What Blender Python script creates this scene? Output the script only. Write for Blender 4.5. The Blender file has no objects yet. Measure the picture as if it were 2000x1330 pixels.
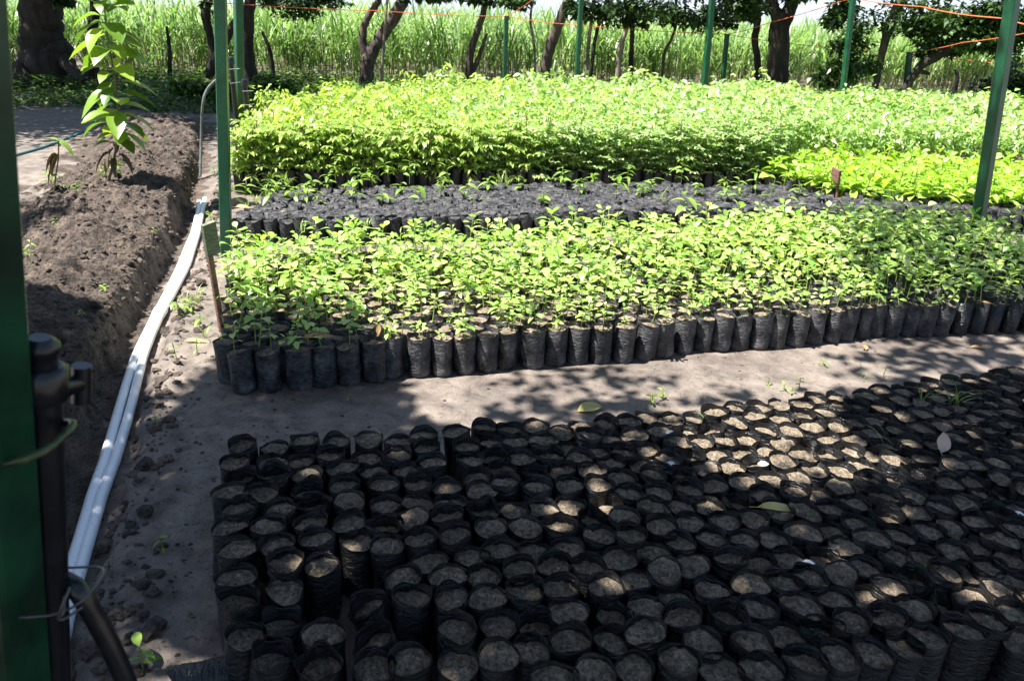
import bpy, math, random
import numpy as np
from mathutils import Vector, Matrix, noise as mnoise
rnd = random.Random(7); RS = np.random.RandomState(11)
scene = bpy.context.scene
COL = scene.collection

# ------------------------------------------------------------------ camera
F, PITCH, ROLL, EYE = 1500.0, 23.3, 2.5, 1.7
_p = math.radians(90-PITCH); _r = math.radians(ROLL)
CM = Matrix.Rotation(_p, 3, 'X') @ Matrix.Rotation(_r, 3, 'Z')
cd = bpy.data.cameras.new('camera'); cam = bpy.data.objects.new('camera', cd); COL.objects.link(cam)
cam.location = (0, 0, EYE); cam.rotation_euler = CM.to_euler()
cd.sensor_width = 23.5; cd.lens = F/2000*23.5; cd.clip_start = 0.05; cd.clip_end = 2000
cd.dof.use_dof = True; cd.dof.focus_distance = 3.6; cd.dof.aperture_fstop = 4.5
scene.camera = cam
# ------------------------------------------------------------------ sky and sun
SUN_EL, SUN_DIR = 66.0, (-1.0, -0.28)
w = bpy.data.worlds.new('World'); scene.world = w; w.use_nodes = True
nt = w.node_tree; bg = nt.nodes['Background']; sky = nt.nodes.new('ShaderNodeTexSky')
sky.sky_type = 'NISHITA'; sky.sun_disc = False; sky.sun_elevation = math.radians(SUN_EL)
sky.sun_rotation = math.atan2(SUN_DIR[0], SUN_DIR[1]); sky.air_density = 1.2; sky.dust_density = 0.8
nt.links.new(sky.outputs[0], bg.inputs[0]); bg.inputs[1].default_value = 0.055
# bright white band added to whiten the sky low over the horizon ahead
_tc = nt.nodes.new('ShaderNodeTexCoord'); _sx = nt.nodes.new('ShaderNodeSeparateXYZ'); nt.links.new(_tc.outputs['Generated'], _sx.inputs[0])
_m1 = nt.nodes.new('ShaderNodeMapRange'); _m1.inputs[1].default_value = .20; _m1.inputs[2].default_value = .02; _m1.interpolation_type = 'SMOOTHSTEP'; nt.links.new(_sx.outputs['Z'], _m1.inputs[0])
_nz = nt.nodes.new('ShaderNodeTexNoise'); _nz.inputs['Scale'].default_value = 4; _nz.inputs['Detail'].default_value = 7; nt.links.new(_tc.outputs['Generated'], _nz.inputs['Vector'])
_m3 = nt.nodes.new('ShaderNodeMapRange'); _m3.inputs[3].default_value = .7; _m3.inputs[4].default_value = 1.25; nt.links.new(_nz.outputs[0], _m3.inputs[0])
_m2 = nt.nodes.new('ShaderNodeMapRange'); _m2.inputs[1].default_value = .0; _m2.inputs[2].default_value = .5; nt.links.new(_sx.outputs['Y'], _m2.inputs[0])
_mm = nt.nodes.new('ShaderNodeMath'); _mm.operation = 'MULTIPLY'; nt.links.new(_m1.outputs[0], _mm.inputs[0]); nt.links.new(_m2.outputs[0], _mm.inputs[1])
_mn = nt.nodes.new('ShaderNodeMath'); _mn.operation = 'MULTIPLY'; nt.links.new(_mm.outputs[0], _mn.inputs[0]); nt.links.new(_m3.outputs[0], _mn.inputs[1])
_mx = nt.nodes.new('ShaderNodeMixRGB'); _mx.inputs[2].default_value = (5.6, 6.2, 7.2, 1); nt.links.new(_mn.outputs[0], _mx.inputs[0]); nt.links.new(sky.outputs[0], _mx.inputs[1]); nt.links.new(_mx.outputs[0], bg.inputs[0])
sl = bpy.data.lights.new('sun', 'SUN'); sl.energy = 5.0; sl.angle = math.radians(0.53); sl.color = (1, .965, .90)
so = bpy.data.objects.new('sun', sl); COL.objects.link(so)
_e = math.radians(SUN_EL); _n = math.hypot(*SUN_DIR)
TOSUN = Vector((SUN_DIR[0]/_n*math.cos(_e), SUN_DIR[1]/_n*math.cos(_e), math.sin(_e)))
so.rotation_euler = TOSUN.to_track_quat('Z', 'Y').to_euler(); so.location = TOSUN*30
vs = scene.view_settings; vs.view_transform = 'Standard'; vs.look = 'None'; vs.gamma = 1; vs.exposure = 1.75
scene.render.engine = 'CYCLES'
scene.cycles.max_bounces = 6; scene.cycles.transparent_max_bounces = 8

# ------------------------------------------------------------------ helpers
def ray(px, py): return CM @ Vector(((px-1000)/F, -(py-665)/F, -1.0))
def at(px, py, z=0.0):
    d = ray(px, py); t = (z-EYE)/d.z; return Vector((d.x*t, d.y*t, z))
def atY(px, py, Y):
    d = ray(px, py); t = Y/d.y; return Vector((d.x*t, Y, EYE+d.z*t))
CMT = np.array(CM.transposed())
def proj(P):
    v = (np.asarray(P, float)-[0, 0, EYE]) @ CMT.T
    return 1000+F*v[..., 0]/-v[..., 2], 665-F*v[..., 1]/-v[..., 2]
def tag(o, label=None, cat=None, group=None, kind=None):
    if label: o['label'] = label
    if cat: o['category'] = cat
    if group: o['group'] = group
    if kind: o['kind'] = kind
    return o
def empty(name, loc, rz=0.0, rx=0.0, ry=0.0):
    o = bpy.data.objects.new(name, None); COL.objects.link(o); o.empty_display_size = .05
    o.location = loc; o.rotation_euler = (rx, ry, rz); return o
def link(name, mesh, parent=None):
    o = bpy.data.objects.new(name, mesh); COL.objects.link(o); o.parent = parent; return o

class MB:
    """numpy mesh collector"""
    def __init__(s): s.V = []; s.G = []; s.n = 0
    def add(s, V, Fs, smooth=True):
        V = np.asarray(V, np.float32).reshape(-1, 3); Fs = np.asarray(Fs, np.int64)
        s.V.append(V); s.G.append((Fs+s.n, smooth)); s.n += len(V)
    def mesh(s, name, mat):
        me = bpy.data.meshes.new(name)
        V = np.concatenate(s.V); me.vertices.add(len(V)); me.vertices.foreach_set('co', V.ravel())
        li = np.concatenate([g.ravel() for g, _ in s.G]).astype(np.int32)
        tot = np.concatenate([np.full(len(g), g.shape[1]) for g, _ in s.G]).astype(np.int32)
        sm = np.concatenate([np.full(len(g), f) for g, f in s.G])
        st = np.concatenate([[0], np.cumsum(tot)[:-1]]).astype(np.int32)
        me.loops.add(len(li)); me.loops.foreach_set('vertex_index', li)
        me.polygons.add(len(tot)); me.polygons.foreach_set('loop_start', st)
        me.polygons.foreach_set('use_smooth', sm.astype(bool))
        me.update(calc_edges=True); me.materials.append(mat); return me
    def build(s, name, mat, parent=None): return link(name, s.mesh(name, mat), parent)

def tube(mb, pts, rad, sides=8, cap=True, jit=0.0, close=False):
    pts = [Vector(p) for p in pts]; n = len(pts)
    if not hasattr(rad, '__len__'): rad = [rad]*n
    V = []; up = None
    for i, p in enumerate(pts):
        a = pts[max(i-1, 0)]; b = pts[min(i+1, n-1)]; t = (b-a).normalized()
        if up is None:
            up = Vector((0, 0, 1)) if abs(t.z) < .9 else Vector((1, 0, 0))
        u = (up - t*up.dot(t)).normalized(); v = t.cross(u); up = u
        for k in range(sides):
            an = 2*math.pi*k/sides; r = rad[i]*(1+(jit*(rnd.random()-.5) if jit else 0))
            V.append(p+u*math.cos(an)*r+v*math.sin(an)*r)
    Fq = [[i*sides+k, i*sides+(k+1) % sides, (i+1)*sides+(k+1) % sides, (i+1)*sides+k] for i in range(n-1) for k in range(sides)]
    V = np.array(V); mb.add(V, Fq)
    if cap:
        for i, p in ((0, pts[0]), (n-1, pts[-1])):
            ring = V[i*sides:(i+1)*sides]
            mb.add(np.vstack([ring, np.array(p)[None]]), [[k, (k+1) % sides, sides] for k in range(sides)], False)
def smooth_path(pts, k=6, jit=0.0):
    pts = [Vector(p) for p in pts]; out = []
    P = [pts[0]*2-pts[1]]+pts+[pts[-1]*2-pts[-2]]
    for i in range(1, len(P)-2):
        for j in range(k):
            t = j/k; a, b, c, d = P[i-1], P[i], P[i+1], P[i+2]
            q = .5*((2*b)+(c-a)*t+(2*a-5*b+4*c-d)*t*t+(3*b-a-3*c+d)*t**3)
            if jit: q = q+Vector((rnd.gauss(0, jit), rnd.gauss(0, jit), rnd.gauss(0, jit)))
            out.append(q)
    out.append(pts[-1]); return out
def interp_r(r, n): return list(np.interp(np.linspace(0, 1, n), np.linspace(0, 1, len(r)), r))
def box(mb, c, sx, sy, sz, M=None, bev=0.0):
    c = Vector(c); M = M or Matrix.Identity(3)
    if bev <= 0:
        V = [c+M@Vector((x*sx/2, y*sy/2, z*sz/2)) for x in (-1, 1) for y in (-1, 1) for z in (-1, 1)]
        mb.add([tuple(v) for v in V], [[0, 1, 3, 2], [4, 6, 7, 5], [0, 4, 5, 1], [2, 3, 7, 6], [0, 2, 6, 4], [1, 5, 7, 3]], False); return
    # octagonal prism (vertical edges bevelled)
    b = bev; hx, hy = sx/2, sy/2
    ring = [(hx-b, -hy), (hx, -hy+b), (hx, hy-b), (hx-b, hy), (-hx+b, hy), (-hx, hy-b), (-hx, -hy+b), (-hx+b, -hy)]
    V = [c+M@Vector((x, y, z*sz/2)) for z in (-1, 1) for x, y in ring]
    mb.add([tuple(v) for v in V], [[k, (k+1) % 8, 8+(k+1) % 8, 8+k] for k in range(8)], False)
    mb.add([tuple(v) for v in V[8:]], [list(range(8))], False); mb.add([tuple(v) for v in V[:8]], [list(range(8))[::-1]], False)

def norm(a): return a/np.maximum(np.linalg.norm(a, axis=-1, keepdims=True), 1e-9)
def leaves(mb, P, D, L, W, droop=.3, fold=.15, segs=4, N=None, peak=.45, curl=0.0):
    """many leaf blades: base P, direction D, length L, width W; three vertices across"""
    P = np.atleast_2d(P).astype(float); n = len(P); D = norm(np.atleast_2d(D).astype(float))
    L = np.broadcast_to(L, n).astype(float); W = np.broadcast_to(W, n).astype(float); dr = np.broadcast_to(droop, n).astype(float)
    if N is None: N = np.tile([0., 0., 1.], (n, 1))+RS.normal(0, .25, (n, 3))
    S = norm(np.cross(D, N)); N = norm(np.cross(S, D))
    if segs == 0:     # folded rhombus for far leaves
        tip = P+D*L[:, None]; tip[:, 2] -= dr*L
        mid = P+D*(L*.45)[:, None]; mid[:, 2] -= dr*L*.2
        V = np.stack([P, mid+S*(W/2)[:, None]+N*(fold*W)[:, None], tip, mid-S*(W/2)[:, None]+N*(fold*W)[:, None]], 1)
        mb.add(V, (np.arange(n)*4)[:, None]+np.array([0, 1, 2, 3])); return
    t = np.linspace(0, 1, segs+1); e = math.log(.5)/math.log(peak)
    wt = np.sin(np.pi*np.clip(t, 0, 1)**e)**.8; wt[0] = .06; wt[-1] = .02
    V = np.zeros((n, segs+1, 3, 3))
    for i, tt in enumerate(t):
        c = P+D*(L*tt)[:, None]; c[:, 2] -= dr*L*tt*tt
        lat = S*(W*.5*wt[i])[:, None]; lift = N*(fold*W*wt[i]+curl*W*math.sin(tt*9))[:, None]
        V[:, i, 0] = c+lat+lift; V[:, i, 1] = c; V[:, i, 2] = c-lat+lift
    base = (np.arange(n)*(segs+1)*3)[:, None, None]
    q = np.array([[i*3+j, i*3+j+1, (i+1)*3+j+1, (i+1)*3+j] for i in range(segs) for j in (0, 1)])
    mb.add(V, (base+q[None]).reshape(-1, 4))
def blades(mb, P, A, L, W, up, bend, segs=6):
    """grass / cane blades: azimuth A, initial elevation up (rad), bend (rad over length)"""
    n = len(P); L = np.broadcast_to(L, n); W = np.broadcast_to(W, n); up = np.broadcast_to(up, n); bend = np.broadcast_to(bend, n)
    c = np.array(P, float).copy(); V = np.zeros((n, segs+1, 2, 3)); S = np.stack([-np.sin(A), np.cos(A), np.zeros(n)], 1)
    for i in range(segs+1):
        t = i/segs; wt = (1-t**2.2)*(.55+.45*min(1, t*4)) + .03
        V[:, i, 0] = c+S*(W*wt/2)[:, None]; V[:, i, 1] = c-S*(W*wt/2)[:, None]
        an = up-bend*(t+.5/segs)**1.6
        c = c+np.stack([np.cos(A)*np.cos(an), np.sin(A)*np.cos(an), np.sin(an)], 1)*(L/segs)[:, None]
    base = (np.arange(n)*(segs+1)*2)[:, None, None]
    q = np.array([[i*2, i*2+1, i*2+3, i*2+2] for i in range(segs)])
    mb.add(V, (base+q[None]).reshape(-1, 4))

# ------------------------------------------------------------------ materials
def newmat(name):
    m = bpy.data.materials.new(name); m.use_nodes = True; return m, m.node_tree, m.node_tree.nodes['Principled BSDF']
def N(nt, t, **k):
    n = nt.nodes.new(t)
    for a, b in k.items():
        if a.startswith('i_'): n.inputs[a[2:].replace('_', ' ')].default_value = b
        else: setattr(n, a, b)
    return n
def ramp(nt, stops, src):
    r = nt.nodes.new('ShaderNodeValToRGB'); el = r.color_ramp.elements
    while len(el) < len(stops): el.new(.5)
    for e, (p, c) in zip(el, stops): e.position = p; e.color = (*c, 1) if len(c) == 3 else c
    nt.links.new(src, r.inputs[0]); return r
def noise_node(nt, scale, detail=6, rough=.55, coord=None, dist=0.0):
    n = N(nt, 'ShaderNodeTexNoise', i_Scale=scale, i_Detail=detail, i_Roughness=rough, i_Distortion=dist)
    if coord is not None: nt.links.new(coord, n.inputs['Vector'])
    return n
def bump(nt, b, src, strength, dist, prev=None):
    bn = N(nt, 'ShaderNodeBump', i_Strength=strength, i_Distance=dist); nt.links.new(src, bn.inputs['Height'])
    if prev is not None: nt.links.new(prev.outputs[0], bn.inputs['Normal'])
    nt.links.new(bn.outputs[0], b.inputs['Normal']); return bn

def leaf_mat(name, cols, trans=.35, rough=.42, tcol=None, spec=.5):
    m, nt, b = newmat(name); g = nt.nodes.new('ShaderNodeNewGeometry')
    k = len(cols); r = ramp(nt, [(i/(k-1), c) for i, c in enumerate(cols)], g.outputs['Random Per Island'])
    co = nt.nodes.new('ShaderNodeTexCoord'); nz = noise_node(nt, 25, 3, .6, co.outputs['Object'])
    hs = N(nt, 'ShaderNodeHueSaturation'); mr = N(nt, 'ShaderNodeMapRange', i_To_Min=.75, i_To_Max=1.25)
    nt.links.new(nz.outputs[0], mr.inputs[0]); nt.links.new(mr.outputs[0], hs.inputs['Value']); nt.links.new(r.outputs[0], hs.inputs['Color'])
    nt.links.new(hs.outputs[0], b.inputs['Base Color']); b.inputs['Roughness'].default_value = rough
    b.inputs['Specular IOR Level'].default_value = spec
    tr = nt.nodes.new('ShaderNodeBsdfTranslucent'); mx = N(nt, 'ShaderNodeMixRGB', blend_type='MULTIPLY', i_Fac=1.0)
    nt.links.new(hs.outputs[0], mx.inputs[1]); mx.inputs[2].default_value = (*(tcol or (1.45, 1.45, .6)), 1); nt.links.new(mx.outputs[0], tr.inputs[0])
    ms = N(nt, 'ShaderNodeMixShader', i_Fac=trans); out = nt.nodes['Material Output']
    nt.links.new(b.outputs[0], ms.inputs[1]); nt.links.new(tr.outputs[0], ms.inputs[2]); nt.links.new(ms.outputs[0], out.inputs[0])
    return m
def soil_mat(name, c1, c2, c3, scale=9, bumpd=.01, rough=.9, fine=140):
    m, nt, b = newmat(name); co = nt.nodes.new('ShaderNodeTexCoord').outputs['Object']
    n1 = noise_node(nt, scale, 8, .62, co); n2 = noise_node(nt, fine, 6, .65, co)
    r1 = ramp(nt, [(.34, c1), (.52, c2), (.7, c3)], n1.outputs[0])
    r2 = ramp(nt, [(.40, (.22, .20, .19)), (.49, (.95, .95, .95)), (.70, (1.35, 1.32, 1.26))], n2.outputs[0])
    mx = N(nt, 'ShaderNodeMixRGB', blend_type='MULTIPLY', i_Fac=.8); nt.links.new(r1.outputs[0], mx.inputs[1]); nt.links.new(r2.outputs[0], mx.inputs[2])
    nt.links.new(mx.outputs[0], b.inputs['Base Color']); b.inputs['Roughness'].default_value = rough
    p = bump(nt, b, n2.outputs[0], .9, bumpd*.6); bump(nt, b, noise_node(nt, scale*4, 8, .6, co).outputs[0], .6, bumpd, p)
    return m
def plain(name, col, rough=.5, metal=0.0, var=.25, scale=20, bd=0.0, spec=.5):
    m, nt, b = newmat(name); co = nt.nodes.new('ShaderNodeTexCoord').outputs['Object']
    n1 = noise_node(nt, scale, 6, .6, co)
    lo = tuple(c*(1-var) for c in col); hi = tuple(min(1, c*(1+var)) for c in col)
    r = ramp(nt, [(.35, lo), (.65, hi)], n1.outputs[0]); nt.links.new(r.outputs[0], b.inputs['Base Color'])
    b.inputs['Roughness'].default_value = rough; b.inputs['Metallic'].default_value = metal; b.inputs['Specular IOR Level'].default_value = spec
    if bd: bump(nt, b, n1.outputs[0], .6, bd)
    return m

M = {}
# ground: damp taupe clay, darker wet mud to the left, crumbly
def ground_mat():
    m, nt, b = newmat('ground_clay'); tc = nt.nodes.new('ShaderNodeTexCoord'); co = tc.outputs['Object']
    big = noise_node(nt, 1.3, 7, .6, co); mid = noise_node(nt, 9, 9, .66, co, .3); fine = noise_node(nt, 160, 5, .7, co)
    spk = noise_node(nt, 48, 4, .6, co)
    base = ramp(nt, [(.30, (.078, .062, .052)), (.5, (.168, .137, .115)), (.70, (.245, .201, .167))], mid.outputs[0])
    wet = ramp(nt, [(.38, (.62, .62, .66)), (.56, (1, 1, 1))], big.outputs[0])
    mx = N(nt, 'ShaderNodeMixRGB', blend_type='MULTIPLY', i_Fac=.8); nt.links.new(base.outputs[0], mx.inputs[1]); nt.links.new(wet.outputs[0], mx.inputs[2])
    sp = ramp(nt, [(.34, (.28, .26, .25)), (.40, (1, 1, 1))], spk.outputs[0])
    m2 = N(nt, 'ShaderNodeMixRGB', blend_type='MULTIPLY', i_Fac=.75); nt.links.new(mx.outputs[0], m2.inputs[1]); nt.links.new(sp.outputs[0], m2.inputs[2])
    fr = ramp(nt, [(.3, (.75, .74, .73)), (.7, (1.15, 1.15, 1.15))], fine.outputs[0])
    m3 = N(nt, 'ShaderNodeMixRGB', blend_type='MULTIPLY', i_Fac=1); nt.links.new(m2.outputs[0], m3.inputs[1]); nt.links.new(fr.outputs[0], m3.inputs[2])
    nt.links.new(m3.outputs[0], b.inputs['Base Color'])
    rr = ramp(nt, [(.35, (.5, .5, .5)), (.6, (.88, .88, .88))], big.outputs[0]); nt.links.new(rr.outputs[0], b.inputs['Roughness'])
    p = bump(nt, b, fine.outputs[0], .7, .004); p = bump(nt, b, mid.outputs[0], .8, .02, p); bump(nt, b, spk.outputs[0], .4, .004, p)
    return m
M['ground'] = ground_mat()
M['mound'] = soil_mat('dug_soil', (.034, .025, .019), (.098, .073, .057), (.175, .136, .106), 9, .03, .92, 80)
M['potsoil'] = soil_mat('bag_soil', (.090, .068, .046), (.205, .162, .115), (.33, .27, .195), 34, .009, .95, 150)
def bag_mat(name='black_polythene', dust=.7, rgh=(.24, .5), spec=.5):
    m, nt, b = newmat(name); tc = nt.nodes.new('ShaderNodeTexCoord'); co = tc.outputs['Object']
    oi = nt.nodes.new('ShaderNodeObjectInfo')
    mp = N(nt, 'ShaderNodeMapping'); mp.inputs['Scale'].default_value = (1, 1, 3.2); nt.links.new(co, mp.inputs[0])
    dst = noise_node(nt, 14, 8, .72, co); wr = noise_node(nt, 17, 5, .55, mp.outputs[0], 1.6)
    vs_ = noise_node(nt, 260, 2, .5, co)
    r = ramp(nt, [(.40, (.007, .0078, .0105)), (.56, (.018*dust, .018*dust, .019*dust)), (.74, (.065*dust, .060*dust, .056*dust))], dst.outputs[0])
    r2 = ramp(nt, [(.66, (0, 0, 0)), (.72, (.10, .09, .08))], vs_.outputs[0])
    mx = N(nt, 'ShaderNodeMixRGB', blend_type='ADD', i_Fac=.6); nt.links.new(r.outputs[0], mx.inputs[1]); nt.links.new(r2.outputs[0], mx.inputs[2])
    nt.links.new(mx.outputs[0], b.inputs['Base Color'])
    rr = ramp(nt, [(.4, (rgh[0],)*3), (.65, (rgh[1],)*3)], dst.outputs[0]); nt.links.new(rr.outputs[0], b.inputs['Roughness'])
    b.inputs['Specular IOR Level'].default_value = spec
    bump(nt, b, wr.outputs[0], .9, .012); return m
M['bag'] = bag_mat(); M['bag_dusty_lit'] = bag_mat('dusty_lit_polythene', 3.6, (.4, .7)); M['bag_dull'] = bag_mat('dull_polythene', 3.0, (.5, .75), .35)  # dusty one is greyed further, sunlight painted into its colour
def paint_mat(name, col):
    m, nt, b = newmat(name); co = nt.nodes.new('ShaderNodeTexCoord').outputs['Object']
    n1 = noise_node(nt, 6, 7, .65, co); v = N(nt, 'ShaderNodeTexVoronoi', i_Scale=150); nt.links.new(co, v.inputs['Vector'])
    r = ramp(nt, [(.35, tuple(c*.7 for c in col)), (.65, tuple(c*1.2 for c in col))], n1.outputs[0])
    s = ramp(nt, [(.13, (.5, .55, .53)), (.17, (0, 0, 0))], v.outputs['Distance'])
    mx = N(nt, 'ShaderNodeMixRGB', blend_type='ADD', i_Fac=.45); nt.links.new(r.outputs[0], mx.inputs[1]); nt.links.new(s.outputs[0], mx.inputs[2])
    nt.links.new(mx.outputs[0], b.inputs['Base Color']); b.inputs['Roughness'].default_value = .32
    bump(nt, b, n1.outputs[0], .25, .004); return m
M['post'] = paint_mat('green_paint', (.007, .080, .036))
M['post_near'] = plain('shaded_green_paint', (.004, .038, .017), .30, 0, .5, 9, .002)  # post green darkened, shade put into the near post's base colour
M['hdpe'] = plain('black_pipe_plastic', (.008, .0085, .011), .28, 0, .4, 30, .001)
M['hosegrey'] = plain('grey_hose', (.10, .11, .11), .4)
M['hoseblue'] = plain('teal_hose', (.05, .16, .17), .45)
def pvc():
    m, nt, b = newmat('white_pvc'); co = nt.nodes.new('ShaderNodeTexCoord').outputs['Object']
    n1 = noise_node(nt, 9, 9, .75, co); n2 = noise_node(nt, 75, 4, .6, co)
    r = ramp(nt, [(.27, (.12, .10, .08)), (.31, (.82, .83, .85)), (.6, (.90, .91, .93))], n1.outputs[0])
    s = ramp(nt, [(.28, (.12, .10, .09)), (.32, (1, 1, 1))], n2.outputs[0])
    mx = N(nt, 'ShaderNodeMixRGB', blend_type='MULTIPLY', i_Fac=.9); nt.links.new(r.outputs[0], mx.inputs[1]); nt.links.new(s.outputs[0], mx.inputs[2])
    nt.links.new(mx.outputs[0], b.inputs['Base Color']); b.inputs['Roughness'].default_value = .3; return m
M['pvc'] = pvc()
M['wire'] = plain('orange_wire', (.62, .14, .05), .5)
M['steelwire'] = plain('galvanised_wire', (.10, .105, .11), .45, .5)
M['tie'] = plain('olive_strap', (.035, .055, .018), .35, 0, .6, 40, .002)
def wood(name, c1, c2):
    m, nt, b = newmat(name); co = nt.nodes.new('ShaderNodeTexCoord').outputs['Object']
    mp = N(nt, 'ShaderNodeMapping'); mp.inputs['Scale'].default_value = (3, 3, 28); nt.links.new(co, mp.inputs[0])
    n1 = noise_node(nt, 6, 7, .6, mp.outputs[0], .6); r = ramp(nt, [(.33, c1), (.66, c2)], n1.outputs[0])
    nt.links.new(r.outputs[0], b.inputs['Base Color']); b.inputs['Roughness'].default_value = .8; bump(nt, b, n1.outputs[0], .5, .003); return m
M['wood'] = wood('weathered_wood', (.075, .035, .022), (.30, .17, .12))
M['signface'] = wood('sign_face_wood', (.06, .07, .04), (.22, .24, .15))
def bark(name, c1, c2, sc=7):
    m, nt, b = newmat(name); co = nt.nodes.new('ShaderNodeTexCoord').outputs['Object']
    mp = N(nt, 'ShaderNodeMapping'); mp.inputs['Scale'].default_value = (1, 1, .28); nt.links.new(co, mp.inputs[0])
    n1 = noise_node(nt, sc, 9, .7, mp.outputs[0], .5); n2 = noise_node(nt, 1.7, 4, .6, co)
    r = ramp(nt, [(.36, c1), (.62, c2)], n1.outputs[0]); r2 = ramp(nt, [(.4, (.6, .6, .6)), (.62, (1.25, 1.2, 1.1))], n2.outputs[0])
    mx = N(nt, 'ShaderNodeMixRGB', blend_type='MULTIPLY', i_Fac=1); nt.links.new(r.outputs[0], mx.inputs[1]); nt.links.new(r2.outputs[0], mx.inputs[2])
    nt.links.new(mx.outputs[0], b.inputs['Base Color']); b.inputs['Roughness'].default_value = .95; bump(nt, b, n1.outputs[0], .9, .04); return m
M['bark'] = bark('dark_bark', (.010, .008, .007), (.048, .038, .033))
M['bark2'] = bark('brown_bark', (.035, .027, .022), (.14, .108, .088), 10)
M['bark3'] = bark('pale_bark', (.12, .10, .085), (.34, .29, .24), 14)
M['leaf_seed'] = leaf_mat('seedling_leaf', [(.18, .34, .06), (.32, .48, .11), (.52, .64, .24), (.20, .37, .07)], .42, .34)
M['stem'] = plain('seedling_stem', (.22, .30, .06), .5)
M['stem_brown'] = plain('woody_stem', (.12, .10, .05), .7)
M['leaf_tall'] = leaf_mat('sapling_leaf_yellow', [(.15, .28, .04), (.30, .42, .09), (.50, .60, .22), (.19, .33, .05)], .42, .34)
M['leaf_pinn'] = leaf_mat('sapling_leaf_pale', [(.15, .29, .07), (.27, .42, .14), (.52, .63, .36), (.19, .34, .08)], .38, .36)
M['leaf_broad'] = leaf_mat('broad_leaf', [(.19, .35, .03), (.30, .47, .06), (.44, .58, .15), (.16, .31, .03)], .42, .33)
M['leaf_young'] = leaf_mat('young_tree_leaf', [(.07, .16, .02), (.15, .27, .03), (.26, .38, .05), (.05, .11, .018)], .38, .3)
M['leaf_weed'] = leaf_mat('weed_leaf', [(.13, .25, .03), (.24, .36, .07)], .36, .4)
M['leaf_grass'] = leaf_mat('grass_blade', [(.16, .28, .05), (.30, .40, .12)], .34, .4)
M['leaf_dark'] = leaf_mat('tree_leaf', [(.016, .042, .009), (.032, .070, .014), (.05, .10, .02)], .15, .42)
M['leaf_scrub'] = leaf_mat('scrub_leaf', [(.035, .085, .014), (.07, .15, .025), (.11, .20, .04)], .3, .5)
M['leaf_cane'] = leaf_mat('cane_leaf', [(.08, .15, .04), (.22, .33, .11), (.40, .52, .24), (.11, .21, .06)], .38, .38, (1.2, 1.4, .7))
M['cane_stalk'] = plain('cane_stalk', (.36, .33, .17), .6, 0, .5, 3)
M['cane_dry'] = leaf_mat('dry_cane_leaf', [(.36, .30, .16), (.24, .20, .10)], .3, .7, (1.1, 1, .7))
M['dead_leaf'] = leaf_mat('dead_leaf', [(.30, .17, .07), (.42, .27, .14)], .2, .6, (1, .8, .5))
M['dead_pink'] = leaf_mat('dry_pale_leaf', [(.55, .40, .36), (.5, .38, .30)], .15, .55, (1, .8, .6))
M['yellow_leaf'] = leaf_mat('yellow_leaf', [(.55, .47, .12), (.5, .45, .2)], .2, .5, (1, 1, .5))
M['brownhole'] = leaf_mat('withered_leaf', [(.06, .05, .025), (.10, .075, .04)], .15, .7, (1, .9, .5))
M['shrub_flower'] = plain('pale_seedhead', (.45, .47, .22), .7)

# ------------------------------------------------------------------ ground sheet with trench and mound
TR = [(0.2, -.75), (1.0, -1.0), (1.74, -1.31), (2.02, -1.41), (2.45, -1.56), (2.66, -1.62), (3.09, -1.76), (3.63, -1.94), (4.2, -2.10), (5.16, -2.34), (5.93, -2.56), (7.21, -3.0), (8.2, -3.3), (10., -3.95), (12, -4.6)]
_ty = np.array([a for a, b in TR]); _tx = np.array([b for a, b in TR])
def sst(a, b, x): t = np.clip((x-a)/(b-a), 0, 1); return t*t*(3-2*t)
def vnoise(x, y, f, seed=0):      # value noise on arrays
    x = np.asarray(x)*f+seed*17.3; y = np.asarray(y)*f+seed*9.1
    xi = np.floor(x).astype(np.int64); yi = np.floor(y).astype(np.int64); u = x-xi; v = y-yi; u = u*u*(3-2*u); v = v*v*(3-2*v)
    def h(a, b): n = (a*374761393+b*668265263+seed*1442695041) & 0x7fffffff; n = ((n ^ (n >> 13))*1274126177) & 0x7fffffff; return ((n ^ (n >> 16)) & 0xffff)/65535.
    return (h(xi, yi)*(1-u)+h(xi+1, yi)*u)*(1-v)+(h(xi, yi+1)*(1-u)+h(xi+1, yi+1)*u)*v
def fbm(x, y, f, o=4, seed=0, g=.55):
    s = 0; a = 1; tot = 0
    for i in range(o): s = s+a*vnoise(x, y, f*2.03**i, seed+i); tot += a; a *= g
    return s/tot-.5
def gheight(x, y):
    x = np.asarray(x, float); y = np.asarray(y, float)
    s = (np.interp(y, _ty, _tx)-x)*.95 + fbm(x, y, 5, 3, 3)*.07
    along = 1-sst(7.6, 8.4, y)
    tre = sst(-.14, -.06, s)*(1-sst(.12, .20, s))
    wallj = fbm(x, y, 16, 3, 5)*.05
    up = sst(.11, .21, s+wallj)
    endm = 1-sst(10.2, 11.6, y)
    crest = (.13+.10*sst(.2, .55, s))*(1-sst(.7, 1.5+.25*np.sin(y*1.3), s))
    lump = (fbm(x, y, 2.2, 3, 8)*.22+fbm(x, y, 8, 4, 12)*.12+np.abs(fbm(x, y, 18, 4, 20))*.15-np.maximum(fbm(x, y, 13, 2, 24)-.16, 0)*.28)
    mound = up*(np.maximum(crest, 0)*1.0+lump*(1-sst(1.1, 1.9, s))*.75)*endm
    z = -.08*tre*along + mound
    z = z + fbm(x, y, 1.1, 3, 30)*.02*sst(-.1, -1.2, s)*0 + fbm(x, y, 6, 4, 33)*.012*(1-up)
    z = z + (1-sst(.0, .28, np.abs(s+.18)))*(np.maximum(fbm(x, y, 13, 3, 41), 0)*.10)*along      # crumbs on the bank
    far = sst(11, 16, y); z = z + far*fbm(x, y, .5, 3, 50)*.12
    return z
def gz(x, y): return float(gheight(np.array([x]), np.array([y]))[0])
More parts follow.
